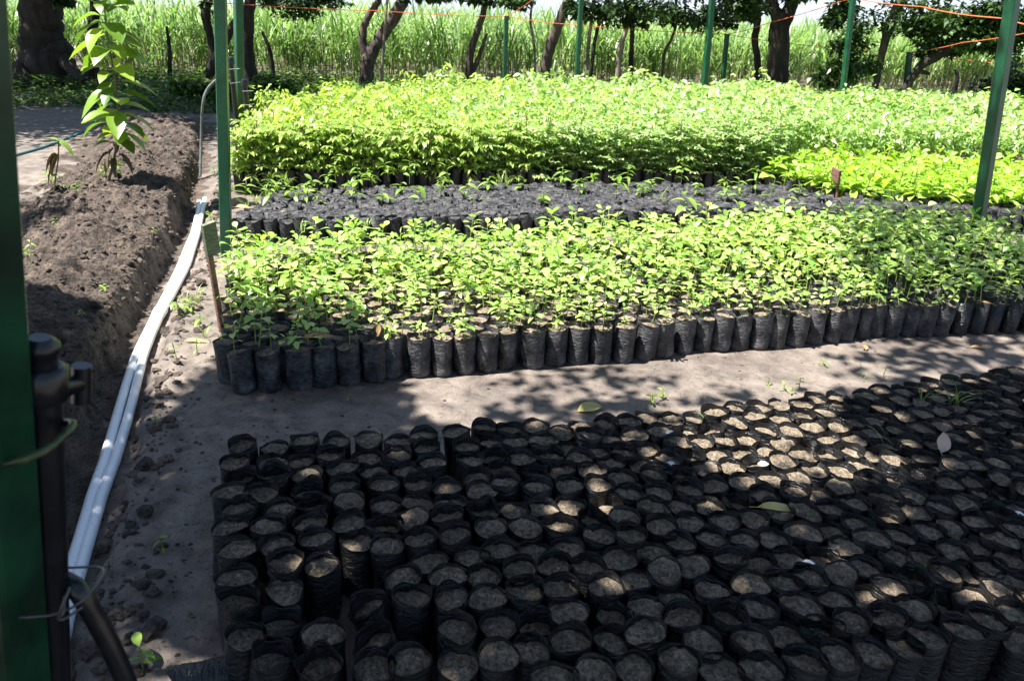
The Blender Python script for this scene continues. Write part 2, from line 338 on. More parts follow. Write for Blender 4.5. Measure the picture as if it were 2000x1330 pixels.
xs = np.unique(np.concatenate([np.linspace(-60, -12, 30), np.linspace(-12, -4.6, 60), np.linspace(-4.6, -.9, 330), np.linspace(-.9, 4.5, 150), np.linspace(4.5, 60, 60)]))
ys = np.unique(np.concatenate([np.linspace(-8, .8, 20), np.linspace(.8, 7.5, 420), np.linspace(7.5, 12, 140), np.linspace(12, 24, 60), np.linspace(24, 200, 40)]))
X, Y = np.meshgrid(xs, ys); Z = gheight(X, Y); V = np.stack([X, Y, Z], -1).reshape(-1, 3)
nx = len(xs); ny = len(ys); ii = (np.arange(ny-1)[:, None]*nx+np.arange(nx-1)[None]).ravel()
mb = MB(); mb.add(V, np.stack([ii, ii+1, ii+nx+1, ii+nx], 1))
g = mb.build('ground', M['ground']); tag(g, kind='structure')
# second material on the mound faces
g.data.materials.append(M['mound'])
cx = (X[:-1, :-1]+X[1:, 1:])/2; cy = (Y[:-1, :-1]+Y[1:, 1:])/2
ss = (np.interp(cy, _ty, _tx)-cx)+fbm(cx, cy, 6, 3, 70)*.25
mi = ((ss > .02) & (ss < 1.55+fbm(cx, cy, 2, 3, 71)*1.2) & (cy < 11.5+fbm(cx, cy, 2, 2, 72)*1.5)).astype(np.int32).ravel()
g.data.polygons.foreach_set('material_index', mi)

# clods of soil scattered on mound, bank and path
def blob_template(seed, sub=1):
    r = random.Random(seed); import bmesh
    bm = bmesh.new(); bmesh.ops.create_icosphere(bm, subdivisions=sub, radius=1)
    for v in bm.verts: v.co *= (.86+.22*r.random()+.45*mnoise.noise(v.co*1.3+Vector((seed*3, 0, 0)))); v.co.z *= .65
    V = np.array([v.co[:] for v in bm.verts]); Fc = np.array([[q.index for q in f.verts] for f in bm.faces]); bm.free(); return V, Fc
TB = [blob_template(i, 2) for i in range(8)]
def scatter_blobs(pts, sizes, name, mat, label, cat):
    mb = MB()
    for (x, y), s in zip(pts, sizes):
        V, Fc = TB[rnd.randrange(8)]; a = rnd.random()*6.28; c, q = math.cos(a), math.sin(a)
        W = V@np.array([[c, -q, 0], [q, c, 0], [0, 0, 1]])*s*np.array([1, rnd.uniform(.6, 1), rnd.uniform(.6, 1)]); mb.add(W+[x, y, gz(x, y)+s*.15], Fc, False)
    o = mb.build(name, mat); tag(o, label, cat, kind='stuff'); return o
pts = []; sz = []
for i in range(2600):
    y = 1.3+rnd.random()**1.2*8.5; s = rnd.choice([rnd.uniform(.2, 1.5), rnd.gauss(-.17, .05), rnd.gauss(.2, .06)])
    pts.append((np.interp(y, _ty, _tx)-s, y)); sz.append(.005+.030*rnd.random()**3.5)
scatter_blobs(pts, sz, 'soil_clods', M['mound'], 'dark crumbly soil clods on the dug mound beside the trench', 'soil clods')
pts = []; sz = []
for i in range(1800):
    x, y = rnd.uniform(-1.6, 3.5), rnd.uniform(1.4, 4.2)
    if rnd.random() < .5: x = rnd.uniform(-1.5, -.9); y = rnd.uniform(1.4, 5)
    pts.append((x, y)); sz.append(.002+.009*rnd.random()**4)
scatter_blobs(pts, sz, 'path_crumbs', M['mound'], 'small dark crumbs of soil strewn on the clay path', 'soil crumbs')

# litter: leaf bits and twigs trodden into the path
mb = MB()
for i in range(420):
    x, y = rnd.uniform(-1.7, 3.6), rnd.uniform(1.4, 4.6); z = gz(x, y); a = rnd.random()*6.28; l = rnd.uniform(.004, .018)
    if rnd.random() < .35: l *= 2.2; tube(mb, [(x, y, z+.001), (x+math.cos(a)*l*.5, y+math.sin(a)*l*.5, z+.003), (x+math.cos(a+.3)*l, y+math.sin(a+.3)*l, z+.001)], .0008, 4, False)
    else: leaves(mb, np.array([[x, y, z+.002]]), np.array([[math.cos(a), math.sin(a), .15]]), l, l*.5, .1, .2, 2)
tag(mb.build('path_litter', M['dead_leaf']), 'tiny dry leaf scraps and twigs strewn over the path', 'litter', kind='stuff')
pts = []; sz = []
for i in range(3200):
    y = 2.2+rnd.random()*6; s_ = rnd.uniform(.15, 1.35); pts.append((np.interp(y, _ty, _tx)-s_, y)); sz.append(.004+.020*rnd.random()**3)
scatter_blobs(pts, sz, 'mound_crumbs', M['mound'], 'coarse brown crumbs and lumps covering the top of the dug soil ridge', 'soil crumbs')
# ------------------------------------------------------------------ bags
def bag_meshes(seed, r, h, soil, rag=.006, folds=.0, mat='bag'):
    q = random.Random(seed); n = 30; ph = [q.random()*6.28 for _ in range(6)]
    q_amp = q.uniform(0, 1.6); ell = 1+q.uniform(-.09, .09); sq = q.uniform(0, .05)
    zs = [0, .006, .02, .045, .075, .105, .135, .16, soil-.008, soil, soil+.006, h-.006, h]
    zs = sorted(set([round(z*(1), 4) for z in zs if z <= h])); V = []
    def rad(a, z):
        k = 1+sq*math.cos(2*a+ph[0])+.02*math.sin(3*a+ph[1])+.012*math.sin(5*a+ph[2]+z*20)
        k += .022*math.sin(z*150+ph[3]+2.5*math.sin(a+ph[4]))*(1-z/h)*1.3+.02*math.sin(a*2+z*31+ph[5])
        if z < .02: k *= .86+.14*(z/.02)**.5
        if z > soil: k *= 1+((z-soil)/(h-soil+1e-6))*(.02+.05*math.sin(a*2+ph[3])+folds*math.sin(4*a+ph[1]))
        return r*k
    for z in zs:
        for k in range(n):
            a = 2*math.pi*k/n; rr = rad(a, z); zz = z
            if z > soil+.003:
                e = (z-soil)/(h-soil); zz = z+e*rag*(1.3*math.sin(2*a+ph[1])+.55*math.sin(3*a+ph[2])+.25*math.sin(7*a+ph[4])+q_amp*math.exp(-((a-ph[5]) % 6.283-.5)**2*9))
            V.append((rr*ell*math.cos(a), rr/ell*math.sin(a), zz))
    mb = MB(); m = len(zs)
    mb.add(V, [[i*n+k, i*n+(k+1) % n, (i+1)*n+(k+1) % n, (i+1)*n+k] for i in range(m-1) for k in range(n)])
    mb.add(V[:n], [list(range(n))[::-1]], False)
    bm_ = mb.mesh('plastic_bag', M[mat])
    S = []; R = 12; tx, ty = q.uniform(-.07, .07), q.uniform(-.07, .07); sx = q.random()*50; dome = q.uniform(-.002, .006)
    for j in range(R+1):
        for k in range(n):
            a = 2*math.pi*k/n; f = j/R; rr = rad(a, soil)*f*.985; x, y = rr*ell*math.cos(a), rr/ell*math.sin(a)
            nz = mnoise.noise(Vector((x*42+sx, y*42, 0)))*.008+mnoise.noise(Vector((x*110+sx, y*110, 3)))*.0055-.010*max(0, mnoise.noise(Vector((x*85+sx, y*85, 9)))-.18)/.4
            S.append((x, y, soil-.002+dome*(1-f*f)*2+tx*x+ty*y+nz*(1-.4*f)))
    mb = MB(); mb.add(S, [[j*n+k, j*n+(k+1) % n, (j+1)*n+(k+1) % n, (j+1)*n+k] for j in range(R) for k in range(n)])
    return bm_, mb.mesh('soil', M['potsoil'])
NB = [bag_meshes(100+i, .0540, .196+.004*(i % 4), .176+.004*((i*3) % 4), .0045, .02*(i % 3)) for i in range(12)]
NBL = [bag_meshes(150+i, .0535, .200, .155, .008, .12) for i in range(4)]      # ragged, under-filled
B2 = [bag_meshes(200+i, .057, .208, .186+.003*(i % 4), .004, .03*(i % 2), 'bag_dusty_lit') for i in range(8)]
B3 = [bag_meshes(300+i, .056, .195, .155, .007, .10, 'bag_dull') for i in range(6)]
def mesh_np(me):
    V = np.empty(len(me.vertices)*3, np.float32); me.vertices.foreach_get('co', V); V = V.reshape(-1, 3)
    return V, [list(p.vertices) for p in me.polygons]
def simple_bag(mb, x, y, z, r, h, n=10, soilmb=None, fold=False):
    """light bag for the far beds (one mesh for many)"""
    a = np.arange(n)*2*math.pi/n+rnd.random(); k = 1+.08*np.sin(2*a+rnd.random()*6)
    dz = np.array([rnd.gauss(0, .006) for _ in range(n)])
    rings = [np.stack([x+r*.93*k*np.cos(a), y+r*.93*k*np.sin(a), np.full(n, z)], 1), np.stack([x+r*k*np.cos(a), y+r*k*np.sin(a), np.full(n, z+.03)], 1),
             np.stack([x+r*k*np.cos(a), y+r*k*np.sin(a), z+h+dz], 1), np.stack([x+r*.97*k*np.cos(a), y+r*.97*k*np.sin(a), np.full(n, z+h-.03)], 1)]
    mb.add(np.concatenate(rings), [[i*n+j, i*n+(j+1) % n, (i+1)*n+(j+1) % n, (i+1)*n+j] for i in range(3) for j in range(n)])
    if fold:
        c = [[x+rnd.gauss(0, .012), y+rnd.gauss(0, .012), z+h-.012]]; mb.add(np.concatenate([rings[2]*[1, 1, 1]-[0, 0, .004], c]), [[j, (j+1) % n, n] for j in range(n)], False)
    elif soilmb is not None: soilmb.add(rings[3]+[0, 0, .004], [list(range(n))], False)

def ordn(n):
    return '%d%s' % (n, 'th' if 10 <= n % 100 <= 20 else {1: 'st', 2: 'nd', 3: 'rd'}.get(n % 10, 'th'))

# shade regions, drawn over the ground as seen in the photo and used to shape the overhead crown
def pip(px, py, poly):
    px = np.asarray(px); py = np.asarray(py); ins = np.zeros(px.shape, bool); n = len(poly)
    for i in range(n):
        x1, y1 = poly[i]; x2, y2 = poly[(i+1) % n]
        c = ((y1 > py) != (y2 > py)) & (px < (x2-x1)*(py-y1)/(y2-y1+1e-9)+x1); ins ^= c
    return ins
SH_NEAR = [(-700, 640), (40, 600), (130, 590), (200, 650), (245, 800), (300, 790), (400, 700), (440, 650), (560, 640), (650, 655), (740, 690), (770, 755), (860, 800), (980, 820), (1080, 850), (1280, 845), (1420, 850), (1620, 800), (1680, 740), (1690, 640), (1690, 540), (1650, 450), (1900, 452), (2100, 458), (2500, 480), (3000, 1700), (2400, 4000), (-2500, 4000)]
SH_GAP = [[(1300, 838), (1480, 800), (1660, 780), (1620, 860), (1780, 900), (1840, 950), (1740, 960), (1600, 985), (1480, 965), (1390, 975), (1330, 900)]]
SPOTS = [(1430, 1040, 28), (1690, 1000, 25), (1740, 1070, 32), (1800, 1050, 26), (1850, 1120, 20), (1600, 1010, 26), (1120, 1250, 22), (1095, 1080, 16), (1560, 1060, 20), (1840, 1000, 18), (1500, 1010, 20), (1900, 930, 22), (1180, 1010, 14), (935, 1130, 16), (1790, 1190, 16), (1900, 1230, 16)]
PART = [(1120, 745, 170, 22), (1230, 775, 150, 18), (1400, 740, 60, 15), (1620, 745, 60, 25), (1150, 690, 200, 10), (60, 420, 130, 30), (1010, 800, 60, 20)]
def shade_at(px, py):
    near = pip(px, py, SH_NEAR); dens = np.where(near, 1.0, 0.0)
    for g_ in SH_GAP: dens = np.where(pip(px, py, g_), 0.02, dens)
    for (a, b, r) in SPOTS: dens = np.where(((px-a)/r)**2+((py-b)/(r*.6))**2 < 1, 0.10, dens)
    for (a, b, r1, r2) in PART: dens = np.where((((px-a)/r1)**2+((py-b)/r2)**2 < 1) & ~near, .26, dens)
    return dens

# digitised places of the foreground bags: (offset, scale, points) in photo pixels
DIG = []
def dig(ox, oy, sc, s):
    for t in s.split():
        a, b = t.split(','); DIG.append((ox+float(a)/sc, oy+float(b)/sc))
dig(350, 800, 2.51, "315,190 463,190 615,155 768,155 930,145 1078,165 1200,130 275,270 455,240 600,235 745,225 915,210 1080,225 1210,200 305,325 462,325 625,315 802,280 965,290 1120,290 1240,265 255,415 410,405 625,370 810,365 1005,370 1170,370 285,480 495,485 665,455 835,455 1013,465 1170,450 240,570 440,570 645,545 830,540 1000,565 1155,540 275,690 485,660 680,640 860,635 1030,660 1180,630 275,810 515,755 695,755 1100,810 1230,725 285,935 500,865 970,930 1130,940 705,1095 1010,1110 435,1200 700,1240 945,1270 1130,1225")
dig(850, 800, 2.509, "115,115 245,85 375,105 500,100 615,105 715,90 835,80 945,75 1055,35 1165,45 1265,50 155,185 275,150 405,155 535,170 660,180 750,150 880,155 975,135 1100,105 1230,105 170,250 295,220 430,220 580,225 700,240 795,205 930,220 1030,190 1180,165 40,285 205,325 330,285 485,300 630,300 770,305 860,255 1020,260 1140,255 1240,240 65,370 230,405 350,370 500,390 655,365 790,365 905,320 1070,325 1190,315 70,450 250,485 375,485 525,485 665,450 840,445 955,405 1095,405 1240,395 65,535 280,585 440,580 610,570 760,525 915,525 1055,480 1200,470 100,620 320,690 475,670 660,675 800,610 970,620 1110,560 1240,545 40,735 175,705 900,710 1070,705 1200,660 65,840 250,815 415,790 585,770 750,770 830,865 985,835 1135,800 1260,765 75,920 255,930 440,905 600,860 880,985 1030,965 1175,910 105,1110 300,1050 495,1040 660,990 860,1130 1050,1105 1240,1050 100,1230 300,1210 490,1175 670,1130 970,1240 1200,1235 1290,1140 560,1290 770,1300")
dig(1360, 700, 6.047, "230,650 480,620 755,595 990,575 1255,530 1430,480 1690,480 1690,580 1880,570 190,810 430,750 680,720 1010,700 1250,680 1510,650 335,975 590,960 810,860 1110,890 1410,810 1670,830 1860,740 80,980 255,1130 560,1110 830,1075 1040,985 1330,1000 1580,975 1850,940 130,1270 400,1270 690,1270 990,1230 1245,1170 1555,1150 1830,1120")
dig(1680, 700, 6.047, "90,455 285,400 510,400 690,340 850,300 1100,280 1320,280 1540,260 1680,200 1850,170 540,500 740,540 920,500 1050,420 1285,420 1520,400 1760,360 1900,290 250,600 510,700 740,670 930,620 1150,560 1330,530 1520,540 1740,500 160,730 140,880 430,830 740,840 930,790 1150,730 1350,700 1500,660 1780,640 290,1040 140,1100 600,1010 800,1160 960,1040 1190,950 1330,890 1560,860 1750,780 1900,770 380,1250 850,1240 1210,1110 1430,1090 1590,1010 1770,970 1890,920 1080,1290 1400,1270 1690,1260 1840,1190")
dig(1360, 900, 6.047, "1410,110 1740,120 1900,60 245,290 555,250 865,220 1165,175 1720,290 165,520 460,450 800,420 1160,400 1450,370 1860,460 60,700 340,710 700,680 960,610 1290,600 1630,550 210,930 560,960 920,940 1270,840 1610,780 1850,700 100,1230 450,1180 760,1180 1080,1140 1560,1080 1790,1010")
dig(1680, 900, 6.047, "150,240 410,240 640,210 1020,290 1310,260 1690,220 1880,170 40,510 290,460 590,420 860,370 340,650 650,610 960,590 1210,520 1430,400 1660,360 1900,340 150,930 480,870 800,830 1080,790 1390,700 1620,620 1880,590 390,1130 770,1140 1100,1060 1390,990 1680,930 1900,850 60,1240 1360,1260 1630,1260 1890,1180")
dig(1360, 1110, 6.047, "170,270 670,200 1040,190 1360,130 1730,120 370,560 740,520 1240,470 1640,370 1860,290 60,650 150,820 640,870 1080,780 1500,740 1790,680 240,1140 780,1200 1250,1120 1700,1000 1910,930")
dig(1680, 1110, 6.047, "330,200 640,120 1010,120 1420,60 1880,190 110,350 690,500 960,420 1320,320 1650,320 1840,550 300,610 790,780 1230,760 1540,620 80,960 450,880 1900,800")
for px in range(2040, 2400, 44):       # the bed runs on just past the right edge of the frame
    for py in range(740, 1240, 36): DIG.append((px+(py//36 % 2)*22, py-(px-2000)*.12))
P1 = np.array([at(x, y, .19)[:2] for x, y in DIG])
keep = []
for p in P1:
    if all((p[0]-k[0])**2+(p[1]-k[1])**2 > .066**2 for k in keep): keep.append(p)
P1 = np.array(keep)
hole = [at(700, 1110, .19), at(640, 1170, .19), at(590, 1180, .19)]
_gx, _gy = np.meshgrid(np.arange(-1.0, 3.2, .02), np.arange(1.3, 3.6, .02))
for cx_, cy_ in zip(_gx.ravel(), _gy.ravel()):
    qa, qb = proj(np.array([cx_, cy_, .19]))
    inner = (470 < qa < 2300) and qb < 1290 and qb > np.interp(qa, [470, 830, 1265, 1540, 1950, 2300], [905, 885, 845, 820, 765, 730]) and (qa < 1600 or qb < 1240)
    if inner and all((cx_-k[0])**2+(cy_-k[1])**2 > .095**2 for k in P1) and all(math.hypot(cx_-h_.x, cy_-h_.y) > .075 for h_ in hole): P1 = np.vstack([P1, [[cx_, cy_]]])
P0 = P1.copy()
for it in range(80):                   # relax so that no two bags overlap
    d = P1[:, None]-P1[None]; L = np.sqrt((d**2).sum(-1))+np.eye(len(P1))*9
    ov = np.clip(.0995-L, 0, None); P1 = P1+(d/L[..., None]*ov[..., None]*.42).sum(1)+(P0-P1)*.12
back = np.array([(-1.2, 2.36), (-.96, 2.41), (-.53, 2.52), (-.1, 2.63), (.57, 2.77), (1.2, 2.94), (2.32, 3.33), (3.6, 3.7)])
rowi = np.round((np.interp(P1[:, 0], back[:, 0], back[:, 1])-P1[:, 1])/.0865).astype(int).clip(0)
order = np.lexsort((P1[:, 0], rowi)); P1 = P1[order]; rowi = rowi[order]
dist = np.hypot(P1[:, 0], P1[:, 1]); qx, qy = proj(np.c_[P1, np.full(len(P1), .19)]); inview = (qx < 2030)
rank = np.argsort(np.where(inview, dist, 99)); indiv = set(rank[:300].tolist())
BENT = {(737, 1170): (.05, -.30), (752, 1242): (.12, -.35), (523, 1278): (-.12, .14), (629, 1294): (.1, -.05), (1855, 1195): (.1, .25), (1150, 980): (-.1, .15)}
cnt = {}; others = []
for i, (x, y) in enumerate(P1):
    r_ = int(rowi[i]); cnt[r_] = cnt.get(r_, 0)+1; k = cnt[r_]
    if i not in indiv: others.append((x, y)); continue
    px, py = qx[i], qy[i]; sh = float(shade_at(np.array([px]), np.array([py]))[0])
    tx, ty = rnd.gauss(0, .042), rnd.gauss(0, .042); ragged = rnd.random() < .13
    for (bx, by), (a, b) in BENT.items():
        if math.hypot(px-bx, py-by) < 30: tx, ty = a, b; ragged = True
    o = empty('soil_bag', (x-ty*.1, y+tx*.1, rnd.uniform(-.010, .008)), rnd.random()*6.28); o.rotation_euler = (Matrix.Rotation(tx, 3, 'X')@Matrix.Rotation(ty, 3, 'Y')@Matrix.Rotation(rnd.random()*6.28, 3, 'Z')).to_euler()
    bm_, sm = (rnd.choice(NBL) if ragged else rnd.choice(NB))
    link('plastic_bag', bm_, o); link('soil', sm, o)
    o.scale = (rnd.uniform(.95, 1.04), rnd.uniform(.95, 1.04), rnd.uniform(.93, 1.05))
    look = 'half filled black bag' if ragged else 'black soil bag'
    side = 'sunlit' if sh < .2 else 'shaded'
    tag(o, '%s, %s from left in %s row below the path, %s' % (look, ordn(k), ordn(r_+1), side), 'plant bag', 'bags of soil standing in the shaded foreground bed')
vb = [(mesh_np(a), mesh_np(b)) for a, b in NB[:6]]
mb, ms = MB(), MB()
def addmesh(mb, data, T):
    V, Fc = data; V2 = (V@np.array(T.to_3x3()).T)+np.array(T.translation)
    q4 = [f for f in Fc if len(f) == 4]; qn = [f for f in Fc if len(f) != 4]
    mb.add(V2, q4)
    for f in qn: mb.G.append((np.array([f])+mb.n-len(V2), False))
for x, y in others:
    T = Matrix.Translation((x, y, 0))@Matrix.Rotation(rnd.random()*6.28, 4, 'Z')@Matrix.Rotation(rnd.gauss(0, .035), 4, 'X'); a, b = rnd.choice(vb)
    addmesh(mb, a, T); addmesh(ms, b, T)
if mb.V:
    o = mb.build('more_soil_bags', M['bag']); tag(o, 'mass of smaller looking black soil bags at the far right of the shaded bed', 'plant bags', kind='stuff'); ms.build('soil', M['potsoil'], o)
# fallen bag, lower left
def fallen():
    bm_, sm = bag_meshes(900, .055, .23, .12, .010, .15)
    c = at(470, 1322, .05); o = empty('fallen_bag', (c.x+.07, c.y+.02, .056)); o.rotation_euler = (Matrix.Rotation(math.radians(200), 3, 'Z')@Matrix.Rotation(math.radians(86), 3, 'Y')).to_euler()
    link('plastic_bag', bm_, o); link('soil', sm, o)
    tag(o, 'glossy crumpled black bag lying on its side at the front left corner', 'plant bag')
fallen()

# ------------------------------------------------------------------ seedlings (bed two)
def seedling_mesh(seed, hh=None, nl=None, size=1.0):
    q = random.Random(seed); h = hh or q.uniform(.09, .20); st = MB(); lf = MB()
    lx, ly = q.uniform(-.02, .02), q.uniform(-.02, .02)
    path = [(0, 0, 0), (lx*.3, ly*.3, h*.5), (lx, ly, h)]
    tube(st, smooth_path(path, 3), [.0028, .0026, .0024, .0022, .002, .0018, .0015], 5, False)
    n = nl or q.randint(6, 10); P = []; D = []; Ls = []; Ws = []; dr = []
    a = q.random()*6.28
    for i in range(n):
        t = .52+.48*(i/(n-1))**.7; a += 2.4+q.uniform(-.4, .4); el = q.uniform(-.1, .5)+.5*(t > .9)
        pet = q.uniform(.008, .022); d = Vector((math.cos(a)*math.cos(el), math.sin(a)*math.cos(el), math.sin(el)))
        b = Vector((lx*t, ly*t, h*t)); e = b+d*pet; tube(st, [b, e], .0011, 4, False)
        P.append(e); D.append(d); L = q.uniform(.030, .064)*size*(1.05-.25*(t > .92)); Ls.append(L); Ws.append(L*q.uniform(.55, .72)); dr.append(q.uniform(.1, .55))
    leaves(lf, np.array(P), np.array(D), np.array(Ls), np.array(Ws), np.array(dr), .12, 4, peak=.48)
    return st.mesh('stem', M['stem']), lf.mesh('foliage', M['leaf_seed'])
SD = [seedling_mesh(400+i) for i in range(14)]
SDS = [seedling_mesh(450+i, .06+.02*i, 5, .8) for i in range(3)]
fr = [(472, 778), (523, 776), (578, 772), (628, 768), (677, 762), (727, 757), (768, 751), (815, 746), (862, 743), (908, 740), (953, 737), (995, 732), (1040, 728), (1085, 725), (1128, 722), (1172, 720), (1217, 718), (1259, 714), (1298, 707), (1335, 700), (1371, 696), (1408, 695), (1445, 693), (1483, 692), (1519, 691), (1556, 687), (1593, 682), (1625, 678), (1655, 675), (1683, 670), (1711, 667), (1740, 666), (1775, 665), (1808, 665), (1841, 665), (1874, 664), (1908, 663), (1941, 662), (1974, 660), (2008, 658)]
R0 = [at(a, b-6, 0)+Vector((0, .055, 0)) for a, b in fr]
d0 = (R0[-1]-R0[-3])*.5
for k in range(1, 8): R0.append(R0[39]+d0*k)
rows2 = []
for r_ in range(15):
    sh = Vector((-.030*r_, .0975*r_, 0)); row = []
    for k in range(len(R0)):
        a = R0[k]; b = R0[min(k+1, len(R0)-1)]; c = a.lerp(b, .5) if r_ % 2 else a
        # the right part of the bed is deeper
        row.append((c.x+sh.x+rnd.gauss(0, .006), c.y+sh.y*(1+.10*max(0, c.x)/3)+rnd.gauss(0, .006)))
    if r_ % 2: row = [(row[0][0]-.115, row[0][1]-.02)]+row[:-1]
    rows2.append(row)
allp = []
for r_, row in enumerate(rows2):
    for k, (x, y) in enumerate(row): allp.append((r_, k, x, y))
rk = sorted(range(len(allp)), key=lambda i: (allp[i][3]+abs(allp[i][2])*.15) if allp[i][2] < 3.4 else 99)
ind2 = set(rk[:300]); mbb, mbs, mbst, mbl = MB(), MB(), MB(), MB()
vb2 = [mesh_np(b) for a, b in B2[:4]]; vsd = [(mesh_np(a), mesh_np(b)) for a, b in SD[:8]]
for i, (r_, k, x, y) in enumerate(allp):
    tx, ty = rnd.gauss(0, .03), rnd.gauss(0, .03)
    left = (x < .1-.12*r_ and r_ < 5)
    gap = rnd.random() < (.5 if left else .15 if r_ < 4 else .07)
    # plants grow taller towards the back right
    sc = .84+.12*rnd.gauss(0, 1)+.045*min(r_, 9)+.03*max(0, min(x, 2))
    if i in ind2:
        o = empty('potted_seedling', (x, y, rnd.uniform(-.008, .004))); o.rotation_euler = (tx, ty, rnd.random()*6.28)
        bm_, sm = rnd.choice(B2); link('plastic_bag', bm_, o); link('soil', sm, o)
        for rep in range(0 if gap and rnd.random() < .5 else 1 if rnd.random() < (.8 if r_ < 3 else .45) else 2):
            st, lf = rnd.choice(SDS) if gap else rnd.choice(SD)
            s_ = link('stem', st, o); s_.location = (rnd.gauss(0, .012)+.018*rep, rnd.gauss(0, .012)-.015*rep, .186); s_.rotation_euler = (rnd.gauss(0, .10), rnd.gauss(0, .10), rnd.random()*6.28); s_.scale = (sc,)*3
            f_ = link('foliage', lf, s_)
        tag(o, 'green seedling in black bag, %s from left in %s row from the path' % (ordn(k+1), ordn(r_+1)), 'potted seedling', 'young seedlings in black bags behind the path')
    else:
        simple_bag(mbb, x, y, 0, .055, .205, 12, mbs)
        T = Matrix.Translation((x, y, .186))@Matrix.Rotation(rnd.random()*6.28, 4, 'Z')@Matrix.Rotation(rnd.gauss(0, .1), 4, 'X')@Matrix.Scale(sc*1.05, 4)
        a, b = rnd.choice(vsd); addmesh(mbst, a, T); addmesh(mbl, b, T)
o = mbb.build('more_potted_seedlings', M['bag']); tag(o, 'rear mass of bright green seedlings in black bags at the back of the bed', 'potted seedlings', kind='stuff')
mbs.build('soil', M['potsoil'], o); mbst.build('stems', M['stem'], o); mbl.build('foliage', M['leaf_seed'], o)

# ------------------------------------------------------------------ third bed: low empty bags
FB = [(-2.25, 5.42), (-2.1, 5.48), (-1.21, 5.72), (-.04, 6.0), (1.02, 6.37), (2.87, 6.75), (3.5, 6.9), (5.4, 7.0)]
BB = [(-2.4, 6.4), (-2.04, 6.62), (-.06, 7.25), (1.43, 7.55), (2.65, 7.72), (2.95, 7.4), (3.4, 7.2), (5.4, 7.3)]
fbx, fby = zip(*FB); bbx, bby = zip(*BB)
mbb, mbs = MB(), MB(); k = 0; x = -2.06
_m = MB(); _a = np.arange(16)*math.pi/8; _m.add(np.concatenate([np.stack([.055*np.cos(_a), .055*np.sin(_a), RS.normal(0, .004, 16)], 1), np.stack([.028*np.cos(_a), .028*np.sin(_a), RS.normal(-.004, .006, 16)], 1), [[0, 0, -.004]]]), [[j, (j+1) % 16, 16+(j+1) % 16, 16+j] for j in range(16)])
_m.add(np.concatenate([_m.V[0][16:32], [[0, 0, -.006]]]), [[j, (j+1) % 16, 16] for j in range(16)]); lidm = _m.mesh('folded_top', M['bag_dull'])
while x < 5.2:
    y0 = np.interp(x, fbx, fby); dx = .112
    o = empty('empty_bag', (x, y0+rnd.gauss(0, .008), 0)); o.rotation_euler = (rnd.gauss(0, .05), rnd.gauss(0, .05), rnd.random()*6.28); k += 1
    bm_, sm = rnd.choice(B3); link('plastic_bag', bm_, o); f_ = link('folded_top', lidm, o); f_.location = (0, 0, .180)
    tag(o, 'dusty grey bag, %s from left in front row of the unplanted middle bed' % ordn(k), 'plant bag', 'front row of bags in the unplanted middle bed')
    x += dx
r_ = 1
while r_ < 18:
    x = -2.08+(r_ % 2)*.056
    while x < 5.2:
        y = np.interp(x, fbx, fby)+r_*.098
        if y < np.interp(x, bbx, bby): simple_bag(mbb, x+rnd.gauss(0, .007), y+rnd.gauss(0, .007), 0, .055, .19+rnd.gauss(0, .012), 12, mbs, fold=rnd.random() < .93)
        x += .112
    r_ += 1
o = mbb.build('middle_bed_bags', M['bag_dull']); tag(o, 'mass of unplanted black bags packed tightly in the middle bed', 'plant bags', kind='stuff'); mbs.build('soil', M['potsoil'], o)

# ------------------------------------------------------------------ fourth bed: tall saplings
def pinn_cloud(mb, P, n_per, zlo, zhi, spread, L, kind, segs=0):
    zhi = np.repeat(zhi, n_per)
    """leaves of saplings: P (n,2) plant centres"""
    n = len(P)*n_per; C = np.repeat(P, n_per, 0); t = RS.rand(n)**.75
    z = zlo+(zhi-zlo)*t; a = RS.rand(n)*6.283; rr = spread*(1.05-.45*t)*np.sqrt(RS.rand(n))
    base = np.stack([C[:, 0]+rr*np.cos(a), C[:, 1]+rr*np.sin(a), z], 1); el = RS.normal(.12, .45, n)
    D = np.stack([np.cos(a)*np.cos(el), np.sin(a)*np.cos(el), np.sin(el)], 1)+RS.normal(0, .35, (n, 3))
    LL = L*RS.uniform(.65, 1.25, n); leaves(mb, base, D, LL, LL*(.40 if kind == 'y' else .48), RS.uniform(.2, .9, n) if kind == 'y' else RS.uniform(0, .6, n), .14, segs, N=np.array([0, 0, 1.])+RS.normal(0, .6, (n, 3)))
